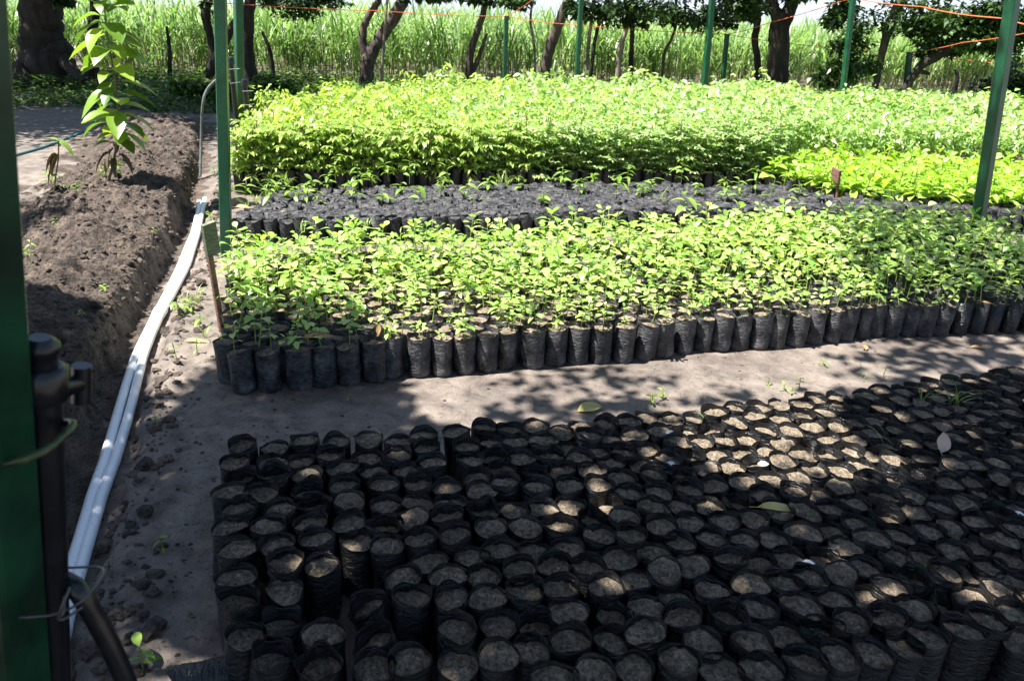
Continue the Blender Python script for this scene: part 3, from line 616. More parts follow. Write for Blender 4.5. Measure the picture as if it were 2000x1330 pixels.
def sapling_mesh(seed, kind):
    q = random.Random(seed); st = MB(); lf = MB(); h = q.uniform(.36, .46)
    for s in range(2 if q.random() < .4 else 1):
        lx, ly = q.uniform(-.05, .05), q.uniform(-.05, .05); tube(st, smooth_path([(0, 0, 0), (lx*.4, ly*.4, h*.5), (lx, ly, h)], 3), .0035, 5, False)
        a = q.random()*6.28
        for i in range(13):
            t = .04+.96*i/12; a += 2.4; el = q.uniform(-.1, .6); ln = q.uniform(.09, .15)*(1.1-.3*t); b = Vector((lx*t, ly*t, h*t))
            d = Vector((math.cos(a)*math.cos(el), math.sin(a)*math.cos(el), math.sin(el))); m = b+d*ln*.55-Vector((0, 0, .005)); e = b+d*ln-Vector((0, 0, ln*.25))
            tube(st, [b, m, e], .0013, 3, False); P = []; D = []; Ls = []
            side = Vector((-d.y, d.x, 0)).normalized()
            for j in range(4):
                c = b.lerp(e, .35+.18*j)
                for sg in (-1, 1):
                    P.append(c); D.append(side*sg+d*.6+Vector((0, 0, q.uniform(-.25, .2)))); Ls.append(q.uniform(.055, .085) if kind == 'y' else q.uniform(.045, .065))
            P.append(e); D.append(d-Vector((0, 0, .3))); Ls.append(.06 if kind == 'y' else .045); Ls = np.array(Ls)
            leaves(lf, np.array(P), np.array(D), Ls, Ls*(.42 if kind == 'y' else .56), .45 if kind == 'y' else .2, .12, 2)
    return st.mesh('stem', M['stem_brown']), lf.mesh('foliage', M['leaf_tall'] if kind == 'y' else M['leaf_pinn'])
SY = [sapling_mesh(500+i, 'y') for i in range(6)]; SP = [sapling_mesh(520+i, 'p') for i in range(6)]
F4 = [(-3.6, 6.9), (-2.35, 7.28), (-1.09, 7.66), (-.07, 7.83), (2.65, 8.3), (3.0, 9.0), (8.5, 9.8)]; f4x, f4y = zip(*F4)
B4 = [(-4.2, 8.9), (-3.3, 9.0), (-2.5, 12.0), (-.2, 13.6), (3.96, 15.4), (6.1, 15.4), (9, 13.8), (10.5, 13.6)]; b4x, b4y = zip(*B4)
pls = []; r_ = 0
while r_ < 4:
    x = -2.62+(r_ % 2)*.055; k = 0
    while x < 3.0:
        k += 1; pls.append((r_, k, x+rnd.gauss(0, .008), np.interp(x, f4x, f4y)+r_*.10+rnd.gauss(0, .008))); x += .110
    r_ += 1
for (r_, k, x, y) in pls:
    o = empty('potted_sapling', (x, y, 0)); o.rotation_euler = (0, 0, 0)
    yel = x+rnd.gauss(0, .5) < -.05
    if r_ < 2:
        bm_, sm = rnd.choice(NB); b_ = link('plastic_bag', bm_, o); b_.rotation_euler = (rnd.gauss(0, .03), rnd.gauss(0, .03), rnd.random()*6.28); b_.scale = (1.05, 1.05, 1.05)
    st, lf = rnd.choice(SY if yel else SP); s_ = link('stem', st, o); s_.location = (0, 0, .17); s_.rotation_euler = (rnd.gauss(0, .08), rnd.gauss(0, .08), rnd.random()*6.28)
    sc = rnd.uniform(.9, 1.15); s_.scale = (sc, sc, sc*(1.0 if yel else 1.08)); link('foliage', lf, s_)
    tag(o, '%s leaved sapling, %s from left in %s row of the tall bed' % ('yellowish pointed' if yel else 'pale round', ordn(k), ordn(r_+1)), 'potted sapling', 'saplings along the front of the tall back bed')
mY, mP, mS = MB(), MB(), MB(); py_, pp_ = [], []
y = 7.3
while y < 17:
    st = .115 if y < 10 else .16 if y < 13 else .22; x = -4.3+rnd.random()*.05
    while x < 10.8:
        xx, yy = x+rnd.gauss(0, .02), y+rnd.gauss(0, .02)
        if xx > -3.6 and yy > np.interp(xx, f4x, f4y)+(.40 if -2.62 < xx < 3 else 0) and yy < np.interp(xx, b4x, b4y) and xx > -2.75-.10*(yy-7.5) and not (-3.6 < xx < -2.6 and yy < 7.6):
            (py_ if xx+.25*math.sin(yy*2)+rnd.gauss(0, .9) < -.05-.10*(yy-8) else pp_).append((xx, yy, st))
        x += st
    y += st
def tier(lst, a, b, lo, hi, n, L, spread, mbx, kind):
    P = np.array([(p[0], p[1]) for p in lst if a <= p[1] < b])
    if len(P) == 0: return
    hv = fbm(P[:, 0], P[:, 1], 1.5, 3, 90)*.42
    pinn_cloud(mbx, P, n, lo, hi+np.clip(hv*1.3, -.18, .18)+RS.normal(0, .05, len(P))+np.where(RS.rand(len(P)) < .04, .12, 0), spread, L, kind)
for lst, mbx, kind, e in ((py_, mY, 'y', 0), (pp_, mP, 'p', .03)):
    tier(lst, 0, 9, .26, .64+e, 34, .082 if kind == 'y' else .066, .085, mbx, kind); tier(lst, 9, 11, .34, .62+e, 27, .088, .10, mbx, kind)
    tier(lst, 11, 13, .34, .60+e, 26, .11, .14, mbx, kind); tier(lst, 13, 18, .34, .58+e, 30, .13, .2, mbx, kind)
for lst in (py_, pp_):
    for (x, y, st) in lst[::3]: tube(mS, [(x, y, .0), (x+rnd.gauss(0, .03), y, .5)], .006, 4, False)
o = mY.build('yellow_sapling_mass', M['leaf_tall']); tag(o, 'dense mass of yellow green pointed sapling leaves, left half of the tall bed', 'saplings', kind='stuff')
mS.build('stems', M['stem_brown'], o)
o = mP.build('pale_sapling_mass', M['leaf_pinn']); tag(o, 'dense mass of pale green rounded sapling leaves, right half of the tall bed', 'saplings', kind='stuff')

# ------------------------------------------------------------------ fifth bed: broad leaved plants, right
def broad_mesh(seed):
    q = random.Random(seed); st = MB(); lf = MB(); h = q.uniform(.09, .16); lx, ly = q.uniform(-.03, .03), q.uniform(-.03, .03)
    tube(st, [(0, 0, 0), (lx*.5, ly*.5, h*.5), (lx, ly, h)], .004, 5, False); P = []; D = []; L = []; n = q.randint(8, 11); a = q.random()*6.28
    for i in range(n):
        t = .25+.75*i/(n-1); a += 2.4; el = q.uniform(.15, .75)+.5*(t > .85); P.append((lx*t, ly*t, h*t)); D.append((math.cos(a)*math.cos(el), math.sin(a)*math.cos(el), math.sin(el))); L.append(q.uniform(.075, .125)*(1 if t < .9 else .8))
    L = np.array(L); leaves(lf, np.array(P), np.array(D), L, L*.40, RS.uniform(.15, .6, n), .16, 5, peak=.55)
    return st.mesh('stem', M['stem']), lf.mesh('foliage', M['leaf_broad'])
BR = [broad_mesh(600+i) for i in range(10)]
k5 = 0; q5 = []
FX = [(2.7, 8.1), (2.95, 7.6), (3.3, 7.33), (3.7, 7.25), (5.5, 7.15), (7, 7.3)]; BX = [(2.7, 8.3), (3.0, 9.3), (4.3, 9.6), (7, 9.6)]
r_ = 0; cand = []
while r_ < 20:
    x = 2.68+(r_ % 2)*.065; k = 0
    while x < 6.6:
        y = np.interp(x, *zip(*FX))+.06+r_*.125
        if y < np.interp(x, *zip(*BX)): k += 1; cand.append((r_, k, x+rnd.gauss(0, .015), y+rnd.gauss(0, .015)))
        x += .13
    r_ += 1
cand.sort(key=lambda c: c[3]+(0 if proj(np.array([c[2], c[3], .3]))[0] < 2040 else 50))
m1, m2 = MB(), MB()
for i, (r_, k, x, y) in enumerate(cand):
    if i < 300:
        o = empty('broadleaf_seedling', (x, y, 0))
        if r_ < 2: b_ = link('plastic_bag', rnd.choice(B2)[0], o); b_.rotation_euler = (0, 0, rnd.random()*6.28)
        st, lf = rnd.choice(BR); s_ = link('stem', st, o); s_.location = (0, 0, .16); s_.rotation_euler = (rnd.gauss(0, .1), rnd.gauss(0, .1), rnd.random()*6.28); s_.scale = (rnd.uniform(1.2, 1.8),)*3; link('foliage', lf, s_)
        tag(o, 'glossy broad leaved seedling, %s from left in %s row behind the small sign' % (ordn(k), ordn(r_+1)), 'potted seedling', 'broad leaved seedlings right of the middle bed')
    else:
        a, b = rnd.choice(BR); T = Matrix.Translation((x, y, .16))@Matrix.Rotation(rnd.random()*6.28, 4, 'Z'); addmesh(m1, mesh_np(a), T); addmesh(m2, mesh_np(b), T)
if m1.V:
    o = m2.build('broadleaf_mass', M['leaf_broad']); tag(o, 'rear mass of broad glossy leaved seedlings at the right edge', 'seedlings', kind='stuff'); m1.build('stems', M['stem'], o)
# one large young plant standing out on the second bed and weeds
def weed_obj(px, py, z, h, n, L, label, group=None, W=.35, mat='leaf_weed', name='weed', ground=None):
    p = at(px, py, z); zz = gz(p.x, p.y) if z == 0 else z
    if z == 0:
        for _ in range(4): p = at(px, py, zz); zz = gz(p.x, p.y)
    o = empty(name, (p.x, p.y, zz)); st, lf = MB(), MB(); lx, ly = rnd.gauss(0, h*.15), rnd.gauss(0, h*.15); P = []; D = []
    tube(st, smooth_path([(0, 0, -.01), (lx*.4, ly*.4, h*.5), (lx, ly, h)], 3), .0022, 5, False); a = rnd.random()*6.28
    for i in range(n):
        t = .3+.7*i/max(1, n-1); a += 2.5; el = rnd.uniform(-.1, .7); P.append((lx*t, ly*t, h*t)); D.append((math.cos(a)*math.cos(el), math.sin(a)*math.cos(el), math.sin(el)))
    LL = L*RS.uniform(.7, 1.2, n); leaves(lf, np.array(P), np.array(D), LL, LL*W, RS.uniform(.2, .7, n), .14, 4)
    st.build('stem', M['stem'], o); lf.build('foliage', M[mat], o); tag(o, label, 'weed', group); return o
def tuft_obj(px, py, z, n, L, label, group=None, W=.006):
    p = at(px, py, z); zz = gz(p.x, p.y) if z == 0 else z
    o = MB(); A = RS.rand(n)*6.283; P = np.zeros((n, 3)); P[:, :2] = RS.normal(0, .012, (n, 2)); P[:, 2] = -.01
    blades(o, P, A, L*RS.uniform(.6, 1.2, n), W, RS.uniform(.9, 1.5, n), RS.uniform(1.0, 2.4, n), 7)
    ob = o.build('grass_tuft', M['leaf_grass']); ob.location = (p.x, p.y, zz); tag(ob, label, 'grass tuft', group); return ob
weed_obj(1335, 432, .2, .22, 7, .15, 'large pale leaved plant rising above the back of the seedling bed', None, .42)
weed_obj(1545, 432, .2, .16, 5, .12, 'broad leaved plant left of the small wooden sign at the bed edge', None, .42)
wl = [(480, 385), (530, 400), (555, 388), (610, 378), (730, 365), (745, 400), (880, 372), (905, 398), (1095, 372), (1225, 368), (1475, 380), (1500, 398), (1560, 385), (640, 372), (655, 352), (800, 357), (820, 398), (575, 395), (597, 395), (620, 402), (690, 395), (785, 380), (860, 385), (1020, 372), (1132, 380), (1160, 360), (1250, 385), (1270, 378), (1330, 362), (1410, 368), (1440, 400), (1405, 395), (1060, 402), (1530, 365), (1600, 395), (1200, 395), (955, 372), (760, 352), (700, 375), (1690, 425), (1360, 385)]
for i, (a, b) in enumerate(sorted(wl)):
    weed_obj(a, b, .17, rnd.uniform(.10, .24), rnd.randint(5, 11), rnd.uniform(.07, .12), 'spindly weed growing from the unplanted middle bed, %s weed from the left' % ordn(i+1), 'weeds sprouting in the middle bed')
gl = [(500, 395), (520, 380), (540, 372), (560, 362), (480, 402), (590, 450), (975, 355), (990, 362), (1290, 400), (1190, 440), (935, 400), (715, 445), (1120, 440), (1500, 425), (470, 350), (500, 345), (530, 350)]
for i, (a, b) in enumerate(sorted(gl)):
    tuft_obj(a, b, .15, rnd.randint(9, 18), rnd.uniform(.14, .24), 'arching grass tuft by the middle bed, %s tuft from the left' % ordn(i+1), 'grass tufts round the middle bed')
wg = [(310, 835, .05, 4, .03), (390, 640, .07, 6, .06), (350, 615, .07, 7, .07), (370, 610, .06, 6, .06), (345, 700, .09, 5, .03), (385, 690, .08, 5, .03), (320, 1075, .06, 4, .03), (280, 1310, .09, 4, .07), (175, 692, .03, 4, .035), (212, 622, .05, 6, .04), (680, 785, .04, 3, .03), (1275, 790, .05, 5, .04), (1295, 782, .05, 4, .04), (1500, 752, .03, 3, .03), (1530, 765, .04, 4, .03), (1545, 770, .04, 4, .03), (1560, 760, .06, 5, .04), (1725, 735, .06, 3, .03), (1605, 715, .03, 3, .03), (230, 350, .15, 9, .07), (200, 345, .1, 7, .06), (125, 372, .12, 7, .08), (150, 385, .1, 6, .07), (105, 375, .14, 6, .08), (60, 490, .06, 5, .05), (55, 505, .06, 5, .05), (70, 425, .05, 4, .04), (110, 440, .04, 4, .04), (420, 345, .1, 9, .06), (430, 400, .1, 8, .06), (415, 430, .1, 9, .06), (440, 305, .12, 10, .06), (300, 455, .03, 4, .03)]
for i, (a, b, h, n, L) in enumerate(sorted(wg)):
    weed_obj(a, b, 0, h, n, L, 'small green weed sprouting from bare ground, %s such weed from the left' % ordn(i+1), 'weeds on the bare ground')
for i, (a, b, z, n, L) in enumerate([(365, 600, 0, 12, .12), (385, 590, 0, 12, .14), (400, 660, 0, 4, .16), (755, 850, .18, 3, .07), (1380, 820, .18, 3, .08), (1740, 870, .18, 4, .13), (1800, 780, .18, 5, .12), (1865, 795, .17, 12, .20), (1680, 740, 0, 2, .16), (1925, 400, .15, 8, .25), (1960, 400, .15, 8, .2)]):
    tuft_obj(a, b, z, n, L, 'thin bright green grass blades, %s patch counted from the left of the photo' % ordn(i+1), 'separate grass patches', .005)

# ------------------------------------------------------------------ fallen leaves
def fallen_leaf(px, py, z, L, W, az, el, mat, label, name='fallen_leaf', droop=0.2):
    p = at(px, py, z); 
    if z == 0: p.z = gz(p.x, p.y)+.008
    mb = MB(); D = np.array([[math.cos(az)*math.cos(el), math.sin(az)*math.cos(el), math.sin(el)]])
    leaves(mb, np.array([[0, 0, 0.]]), D, L, W, droop, .22, 7, N=np.array([[.2, -.3, 1.]]), curl=.05); tube(mb, [(0, 0, 0), (-math.cos(az)*.03, -math.sin(az)*.03, .002)], .0012, 5)
    o = mb.build(name, M[mat]); o.location = p; tag(o, label, 'fallen leaf'); return o
fallen_leaf(1128, 806, 0, .13, .06, .35, .25, 'yellow_leaf', 'yellowish fallen leaf on the path between the two near beds')
fallen_leaf(1480, 990, .205, .15, .035, .1, .05, 'yellow_leaf', 'long curled yellow leaf resting on the bag rims')
fallen_leaf(1838, 884, .20, .085, .06, 1.3, 1.0, 'dead_pink', 'pale pink dry leaf standing upright among shaded bags', droop=.05)
fallen_leaf(262, 912, 0, .11, .035, -1.0, .1, 'dead_leaf', 'curled brown and yellow leaf beside the white pipe')
fallen_leaf(1690, 686, 0, .05, .035, 1.5, .5, 'dead_leaf', 'small brown leaf at the foot of the seedling bags')
fallen_leaf(1895, 680, 0, .12, .03, 0, .05, 'dead_leaf', 'slender dark red leaf on the path at the right edge')
fallen_leaf(360, 668, 0, .14, .03, .1, .1, 'dead_leaf', 'long tan dry leaf beside the leaning wooden marker')
fallen_leaf(738, 655, .19, .07, .025, 1.5, 1.2, 'dead_leaf', 'reddish dry leaf wedged upright between seedling bags')
fallen_leaf(590, 660, .2, .17, .04, .35, .1, 'dead_leaf', 'long brown dry leaf across the front seedling bags')
fallen_leaf(460, 405, .2, .11, .05, .1, .15, 'dead_leaf', 'orange brown dry leaf beside the left green post')
fallen_leaf(1905, 588, .2, .12, .025, -.4, .1, 'dead_leaf', 'thin brown leaf over bags at right of seedling bed')
# white scraps of plastic film among the bags
for i, (a, b, z) in enumerate([(1565, 1098, .19), (1480, 905, .19), (1300, 845, .19), (1975, 1003, .19), (1300, 906, .19)]):
    p = at(a, b, z); mb = MB(); leaves(mb, np.array([[0, 0, 0.]]), np.array([[1, -.3, .3]]), .04, .02, .1, .3, 3, N=np.array([[0, -1, 1.]]))
    o = mb.build('plastic_scrap', M['pvc']); o.location = p; tag(o, 'small white plastic scrap on a bag rim, %s scrap listed from the front' % ordn(i+1), 'scrap', 'white plastic scraps among the bags')

# ------------------------------------------------------------------ white pipes in the trench
def pipe(off, y0, y1, label, zoff=0.0):
    pts = []; y = y0
    while y < y1: pts.append((np.interp(y, _ty, _tx)-off+.006*math.sin(y*3+off*40), y, -.052+zoff+.005*math.sin(y*2.1))); y += .12
    mb = MB(); o = empty('white_pipe', pts[0]); loc = Vector(pts[0]); pts = [Vector(p)-loc for p in pts]
    tube(mb, pts, .0212, 16); mb.build('pipe_body', M['pvc'], o)
    mb = MB(); k = len(pts)//2; tube(mb, [pts[k], pts[k].lerp(pts[k+1], .7)], .0255, 16); mb.build('coupling', M['pvc'], o)
    tag(o, label, 'pipe')
pipe(.024, 1.45, 7.0, 'left one of two white plastic pipes lying in the trench')
pipe(-.0195, 1.2, 7.15, 'right one of two white plastic pipes lying in the trench', .004)

# ------------------------------------------------------------------ posts, signs, hoses
def vpost(px1, py1, px2, py2, Y, w, yaw, label, ztop=None, cap=True, mt='post'):
    a = atY(px1, py1, Y); b = atY(px2, py2, Y); d = (b-a)/(b.z-a.z)
    base = a+d*(-.05-a.z); top = a+d*((ztop if ztop else 3.0)-a.z)
    o = empty('green_post', base); ax = (top-base).normalized(); Mx = ax.to_track_quat('Z', 'Y').to_matrix()@Matrix.Rotation(yaw, 3, 'Z')
    mb = MB(); box(mb, (top-base)/2, w, w, (top-base).length, Mx, w*.09); mb.build('post_body', M[mt], o)
    if cap: mb = MB(); box(mb, (top-base)+ax*.006, w*1.06, w*1.06, .012, Mx); mb.build('end_cap', M['post'], o)
    tag(o, label, 'post', None); return top
vpost(441, 440, 430, 0, 5.25, .070, .12, 'thick green steel post at the left end of the middle bed')
vpost(468, 180, 465, 0, 8.6, .082, .7, 'green corner post with black risers behind the left post')
tC = vpost(1127, 145, 1135, 0, 15.2, .08, .3, 'tall thin green post behind the sapling bed at picture centre')
tD = vpost(1379, 130, 1391, 0, 15.6, .10, .3, 'tall green post rising from the middle of the tall saplings')
tE = vpost(1649, 150, 1666, 0, 13.9, .08, .3, 'tall green post before the dark shrub at right')
vpost(1909, 440, 1978, 0, 6.1, .082, .55, 'dark green post at the right end of the middle bed')
tG = vpost(986, 140, 989, 33, 16.2, .08, .3, 'short green post behind the saplings, left of the centre post', atY(989, 33, 16.2).z)
tH = vpost(1414, 135, 1420, 68, 16.8, .08, .3, 'short green post just right of the tall post in the saplings', atY(1420, 68, 16.8).z)
tI = vpost(1770, 165, 1777, 103, 15.8, .09, .3, 'short green post in front of the leaning tree trunk', atY(1777, 103, 15.8).z)
vpost(-32, 665, -92, 0, .75, .064, math.radians(-16), 'blurred shaded green post close to the camera at the left edge', 2.1, True, 'post_near')
# near riser pipe with valve
def riser():
    Yr = .80; base = atY(84, 1330, Yr); base.z = 0; top = atY(78, 668, Yr); top2 = top.copy()
    bt = atY(106, 1330, Yr); ax = (top-bt).normalized(); g0 = top-ax*(top.z/ax.z); h = (top-g0).length
    o = empty('riser_pipe', g0); o.rotation_euler = ax.to_track_quat('Z', 'Y').to_euler()
    mb = MB(); tube(mb, [(0, 0, 0), (0, 0, h-.045)], .0215, 18); mb.build('pipe_body', M['hdpe'], o)
    mb = MB(); tube(mb, [(0, 0, h-.075), (0, 0, h-.070), (0, 0, h-.035), (0, 0, h-.03)], [.026, .030, .030, .022], 8); mb.build('collar', M['hdpe'], o)
    mb = MB(); tube(mb, [(0, 0, h-.034), (0, 0, h-.012), (0, 0, h-.010), (0, 0, h-.002), (0, 0, h+.006)], [.018, .018, .021, .021, .012], 16); mb.build('cap', M['hdpe'], o)
    mb = MB(); tube(mb, [(.0, -.01, h-.062), (.052, -.02, h-.075)], [.013, .011], 10); tube(mb, [(.048, -.02, h-.10), (.050, -.02, h-.05)], .012, 8); mb.build('valve_handle', M['hdpe'], o)
    tag(o, 'black plastic riser pipe with valve strapped to the near green post', 'pipe')
    for z_, nm, m_, lab in ((atY(90, 865, .78).z, 'strap', 'tie', 'olive plastic strap round the near post and riser'), (atY(110, 1150, .78).z, 'wire_tie', 'steelwire', 'twisted wire tie low on the near post and riser')):
        mb = MB(); c = Vector((top.x-.046, .775, z_)); pts = []
        for k in range(25):
            a = 2*math.pi*k/24; pts.append((c.x+.066*math.copysign(abs(math.cos(a))**.6, math.cos(a)), c.y+.046*math.copysign(abs(math.sin(a))**.6, math.sin(a)), c.z+.014*math.cos(a)))
        tube(mb, pts, .0055 if nm == 'strap' else .0018, 6)
        if nm == 'wire_tie':
            for dx, dz in ((.01, .045), (.02, .015), (.0, .03)): tube(mb, smooth_path([(c.x+.04, c.y-.046, c.z), (c.x+.055, c.y-.055, c.z+dz*.6), (c.x+.05+dx, c.y-.04, c.z+dz)], 4), .0018, 5)
        o2 = mb.build(nm, M[m_]); tag(o2, lab, 'tie')
    pts = [atY(105, 1125, .82), atY(150, 1150, .80), atY(185, 1205, .80), atY(222, 1275, .80), atY(262, 1370, .80), atY(300, 1480, .80)]
    mb = MB(); tube(mb, smooth_path(pts, 6), .0135, 12); tag(mb.build('hose', M['hdpe']), 'thick black hose curving down from the near riser pipe', 'hose')
riser()
# far risers on the corner post
for (a, b, c, Y_, lab) in ((450, 112, 180, 8.4, 'black capped riser pipe wired left of the corner post'), (477, 155, 200, 8.3, 'shorter black capped riser pipe right of the corner post')):
    t = atY(a, b, Y_); mb = MB(); o = empty('riser_pipe', (t.x, Y_, 0)); tube(mb, [(0, 0, 0), (0, 0, t.z-.06)], .028, 12); mb.build('pipe_body', M['hdpe'], o)
    mb = MB(); tube(mb, [(0, 0, t.z-.07), (0, 0, t.z-.02), (0, 0, t.z)], [.038, .038, .025], 12); mb.build('cap', M['hdpe'], o)
    mb = MB(); tube(mb, [(-.02, -.03, t.z-.12), (.10, -.04, t.z-.11)], .004, 5); tube(mb, [(-.02, -.03, t.z-.26), (.10, -.04, t.z-.24)], .004, 5); mb.build('wire', M['steelwire'], o)
    tag(o, lab, 'pipe')
pts = [atY(424, 155, 8.2), atY(405, 175, 8.15), atY(396, 205, 8.1), atY(393, 270, 8.1), at(391, 345, -.02)]
mb = MB(); tube(mb, smooth_path(pts, 8), .014, 8); tag(mb.build('hose', M['hosegrey']), 'thin grey hose arching down beside the left green post', 'hose')
pts = [at(20, 305, .02), at(90, 285, .02), at(150, 262, .02), at(185, 245, .02), at(197, 215, .02), at(203, 185, .03)]
for p in pts: p.z = gz(p.x, p.y)+.015
mb = MB(); tube(mb, smooth_path(pts, 8), .014, 8); tag(mb.build('hose', M['hoseblue']), 'thin teal hose trailing over the bare ground behind the sapling', 'hose')
# wires
def wire(pts, label):
    mb = MB(); out = []
    for a, b in zip(pts[:-1], pts[1:]):
        for k in range(8): t = k/8; p = a.lerp(b, t); p.z -= .02*math.sin(math.pi*t); out.append(p)
    out.append(pts[-1]); tube(mb, out, .0065, 5); tag(mb.build('wire', M['wire']), label, 'wire', None)
wire([atY(400, 4, 13), atY(740, 22, 14.5), tG, atY(1130, 50, 16.3), tH, atY(1600, 92, 16.2), tI, atY(2060, 136, 15)], 'long orange wire running along the tops of the short posts')
wire([tG, atY(1048, -6, 15)], 'orange wire rising from the short centre post to upper right')
wire([tH, atY(1500, 46, 15.8), atY(1680, -9, 13.9)], 'orange wire rising from the middle short post to the tall post')
wire([atY(1660, -4, 13.8), atY(1800, 14, 10.8), atY(1960, 37, 8.8), atY(2080, 58, 7.8)], 'orange wire at upper right sloping down past the dark post')
wire([tI, atY(1880, 84, 13), atY(2080, 50, 9.5)], 'orange wire rising from the right short post out of the frame')
# wooden signs
def sign(c, base, w, h, face, yaw, label, lean, mat):
    o = empty('wooden_sign', base); top = Vector(c)-Vector(base); ax = top.normalized(); Mx = Matrix.Rotation(yaw, 3, 'Z')
    Ms = ax.to_track_quat('Z', 'Y').to_matrix()@Matrix.Rotation(yaw, 3, 'Z')
    mb = MB(); box(mb, top*.5, .032, .022, top.length+.05, Ms, .004); mb.build('stake', M['wood'], o)
    mb = MB(); box(mb, top+Ms@Vector((0, -.026, 0)), w, .024, h, Ms@Matrix.Rotation(lean, 3, 'Y'), .003); mb.build('board', M[mat], o); tag(o, label, 'sign')
b = at(433, 640, .05); t = atY(404, 465, b.y-.05)
sign(t, b, .085, .17, None, math.radians(66), 'leaning wooden marker board on a stake at the left of the seedling bed', .0, 'signface')
b = at(1633, 405, .05); t = atY(1638, 342, b.y); sign(t, b, .145, .125, None, .12, 'small reddish wooden marker on a stake before the broad leaved seedlings', .10, 'wood')

# ------------------------------------------------------------------ saplings on the mound
def big_sapling():
    b = at(212, 355, .2); b.z = gz(b.x, b.y)-.02; Yb = b.y; o = empty('young_tree', b)
    pix = [(212, 355), (222, 315), (229, 270), (231, 225), (226, 170), (217, 110), (208, 55), (203, 0), (200, -40)]
    pts = [atY(a, c, Yb)-b for a, c in pix]; path = smooth_path(pts, 5); mb = MB(); tube(mb, path, interp_r([.011, .009, .007, .004], len(path)), 7); mb.build('trunk', M['stem_brown'], o)
    n = len(path); P = []; D = []; L = []; a = .5; Pb = []; Db = []; Lb = []
    for i in range(70):
        t = .14+.86*i/69; p = path[min(n-1, int(t*(n-1)))]; a += 2.35+rnd.uniform(-.4, .4); el = rnd.uniform(-.25, .3)+(.3 if t > .8 else 0)
        pet = .045; d = Vector((math.cos(a)*math.cos(el), math.sin(a)*math.cos(el)*.8, math.sin(el)))
        (Pb if t < .22 else P).append(p+d*pet); (Db if t < .22 else D).append(d); (Lb if t < .22 else L).append(rnd.uniform(.18, .28)*(1 if t > .3 else .7))
    mb = MB(); L = np.array(L); leaves(mb, np.array(P), np.array(D), L, L*.60, RS.uniform(.2, .8, len(L)), .16, 6, peak=.5)
    for p, d in zip(P, D): tube(mb, [Vector(p)-Vector(d)*.045, p], .003, 4, False)
    mb.build('crown', M['leaf_young'], o)
    mb = MB(); Lb = np.array(Lb); leaves(mb, np.array(Pb), np.array(Db), Lb*.7, Lb*.36, 1.2, .3, 6, peak=.5, curl=.08); tag(mb.build('withered_leaves', M['brownhole'], o), 'brown withered lower leaves')
    tag(o, 'young tree with large yellow green leaves standing on the soil mound', 'young tree')
big_sapling()
def small_sapling():
    b = at(106, 392, .05); b.z = gz(b.x, b.y)-.02; Yb = b.y; o = empty('young_tree', b); pts = [atY(a, c, Yb)-b for a, c in [(105, 392), (108, 350), (114, 310), (114, 275)]]
    mb = MB(); tube(mb, smooth_path(pts, 4), .006, 6); mb.build('trunk', M['stem_brown'], o); t = pts[-1]
    mb = MB(); leaves(mb, np.array([t, t, t-Vector((0, 0, .05))]), np.array([[-1, 0, .4], [.8, -.2, .0], [.3, .5, .6]]), np.array([.12, .13, .08]), .06, np.array([.3, 1.0, .3]), .15, 5); mb.build('crown', M['leaf_weed'], o)
    mb = MB(); q = t-Vector((.02, 0, .12)); leaves(mb, np.array([q, q, q]), np.array([[-1, 0, .1], [-.8, .3, -.3], [-.9, -.3, -.6]]), .14, .07, 1.2, .3, 6, curl=.1); tag(mb.build('withered_leaf', M['brownhole'], o), 'brown shrivelled leaf')
    tag(o, 'spindly stem with two green leaves and one shrivelled brown leaf', 'young tree')
small_sapling()

# ------------------------------------------------------------------ cane field (one crop mass)
def cane():
    st, lf, dry = MB(), MB(), MB(); P = []
    for i in range(3000):
        x = rnd.uniform(-16, 24); dep = rnd.random()**1.5*9; y = 20.3+.26*x+dep+rnd.gauss(0, .15)
        if x < -3: y -= (-3-x)*.10
        P.append((x, y, dep))
    P = np.array(P); n = len(P); H = RS.uniform(.82, 1.2, n)+.025*P[:, 2]
    for i in range(0, n):
        x, y, dep = P[i]
        if dep < 3.5: z0 = gz(x, y); tube(st, [(x, y, z0-.03), (x+rnd.gauss(0, .05), y+rnd.gauss(0, .05), H[i]*.9)], [.014, .011], 4, False)
    k = 10; C = np.repeat(P, k, 0); HH = np.repeat(H, k); m = len(C); t = RS.rand(m)
    base = np.stack([C[:, 0]+RS.normal(0, .06, m), C[:, 1]+RS.normal(0, .06, m), HH*(.12+.88*t)], 1)
    blades(lf, base, RS.rand(m)*6.283, RS.uniform(.6, 1.15, m), RS.uniform(.030, .062, m), RS.uniform(1.0, 1.5, m), RS.uniform(.3, 2.6, m), 6)
    m2_ = 3800; idx = RS.randint(0, n, m2_); C = P[idx]
    base = np.stack([C[:, 0]+RS.normal(0, .1, m2_), C[:, 1]+RS.normal(0, .1, m2_), RS.uniform(.05, .7, m2_)], 1)
    blades(dry, base, RS.rand(m2_)*6.283, RS.uniform(.3, .7, m2_), .022, RS.uniform(-.2, 1.2, m2_), RS.uniform(1, 2.6, m2_), 4)
    o = lf.build('sugar_cane_field', M['leaf_cane']); tag(o, 'wall of tall green sugar cane with dry stalks below, across the background', 'crop field', kind='stuff')
    st.build('cane_stalks', M['cane_stalk'], o); dry.build('dry_leaves', M['cane_dry'], o)
cane()
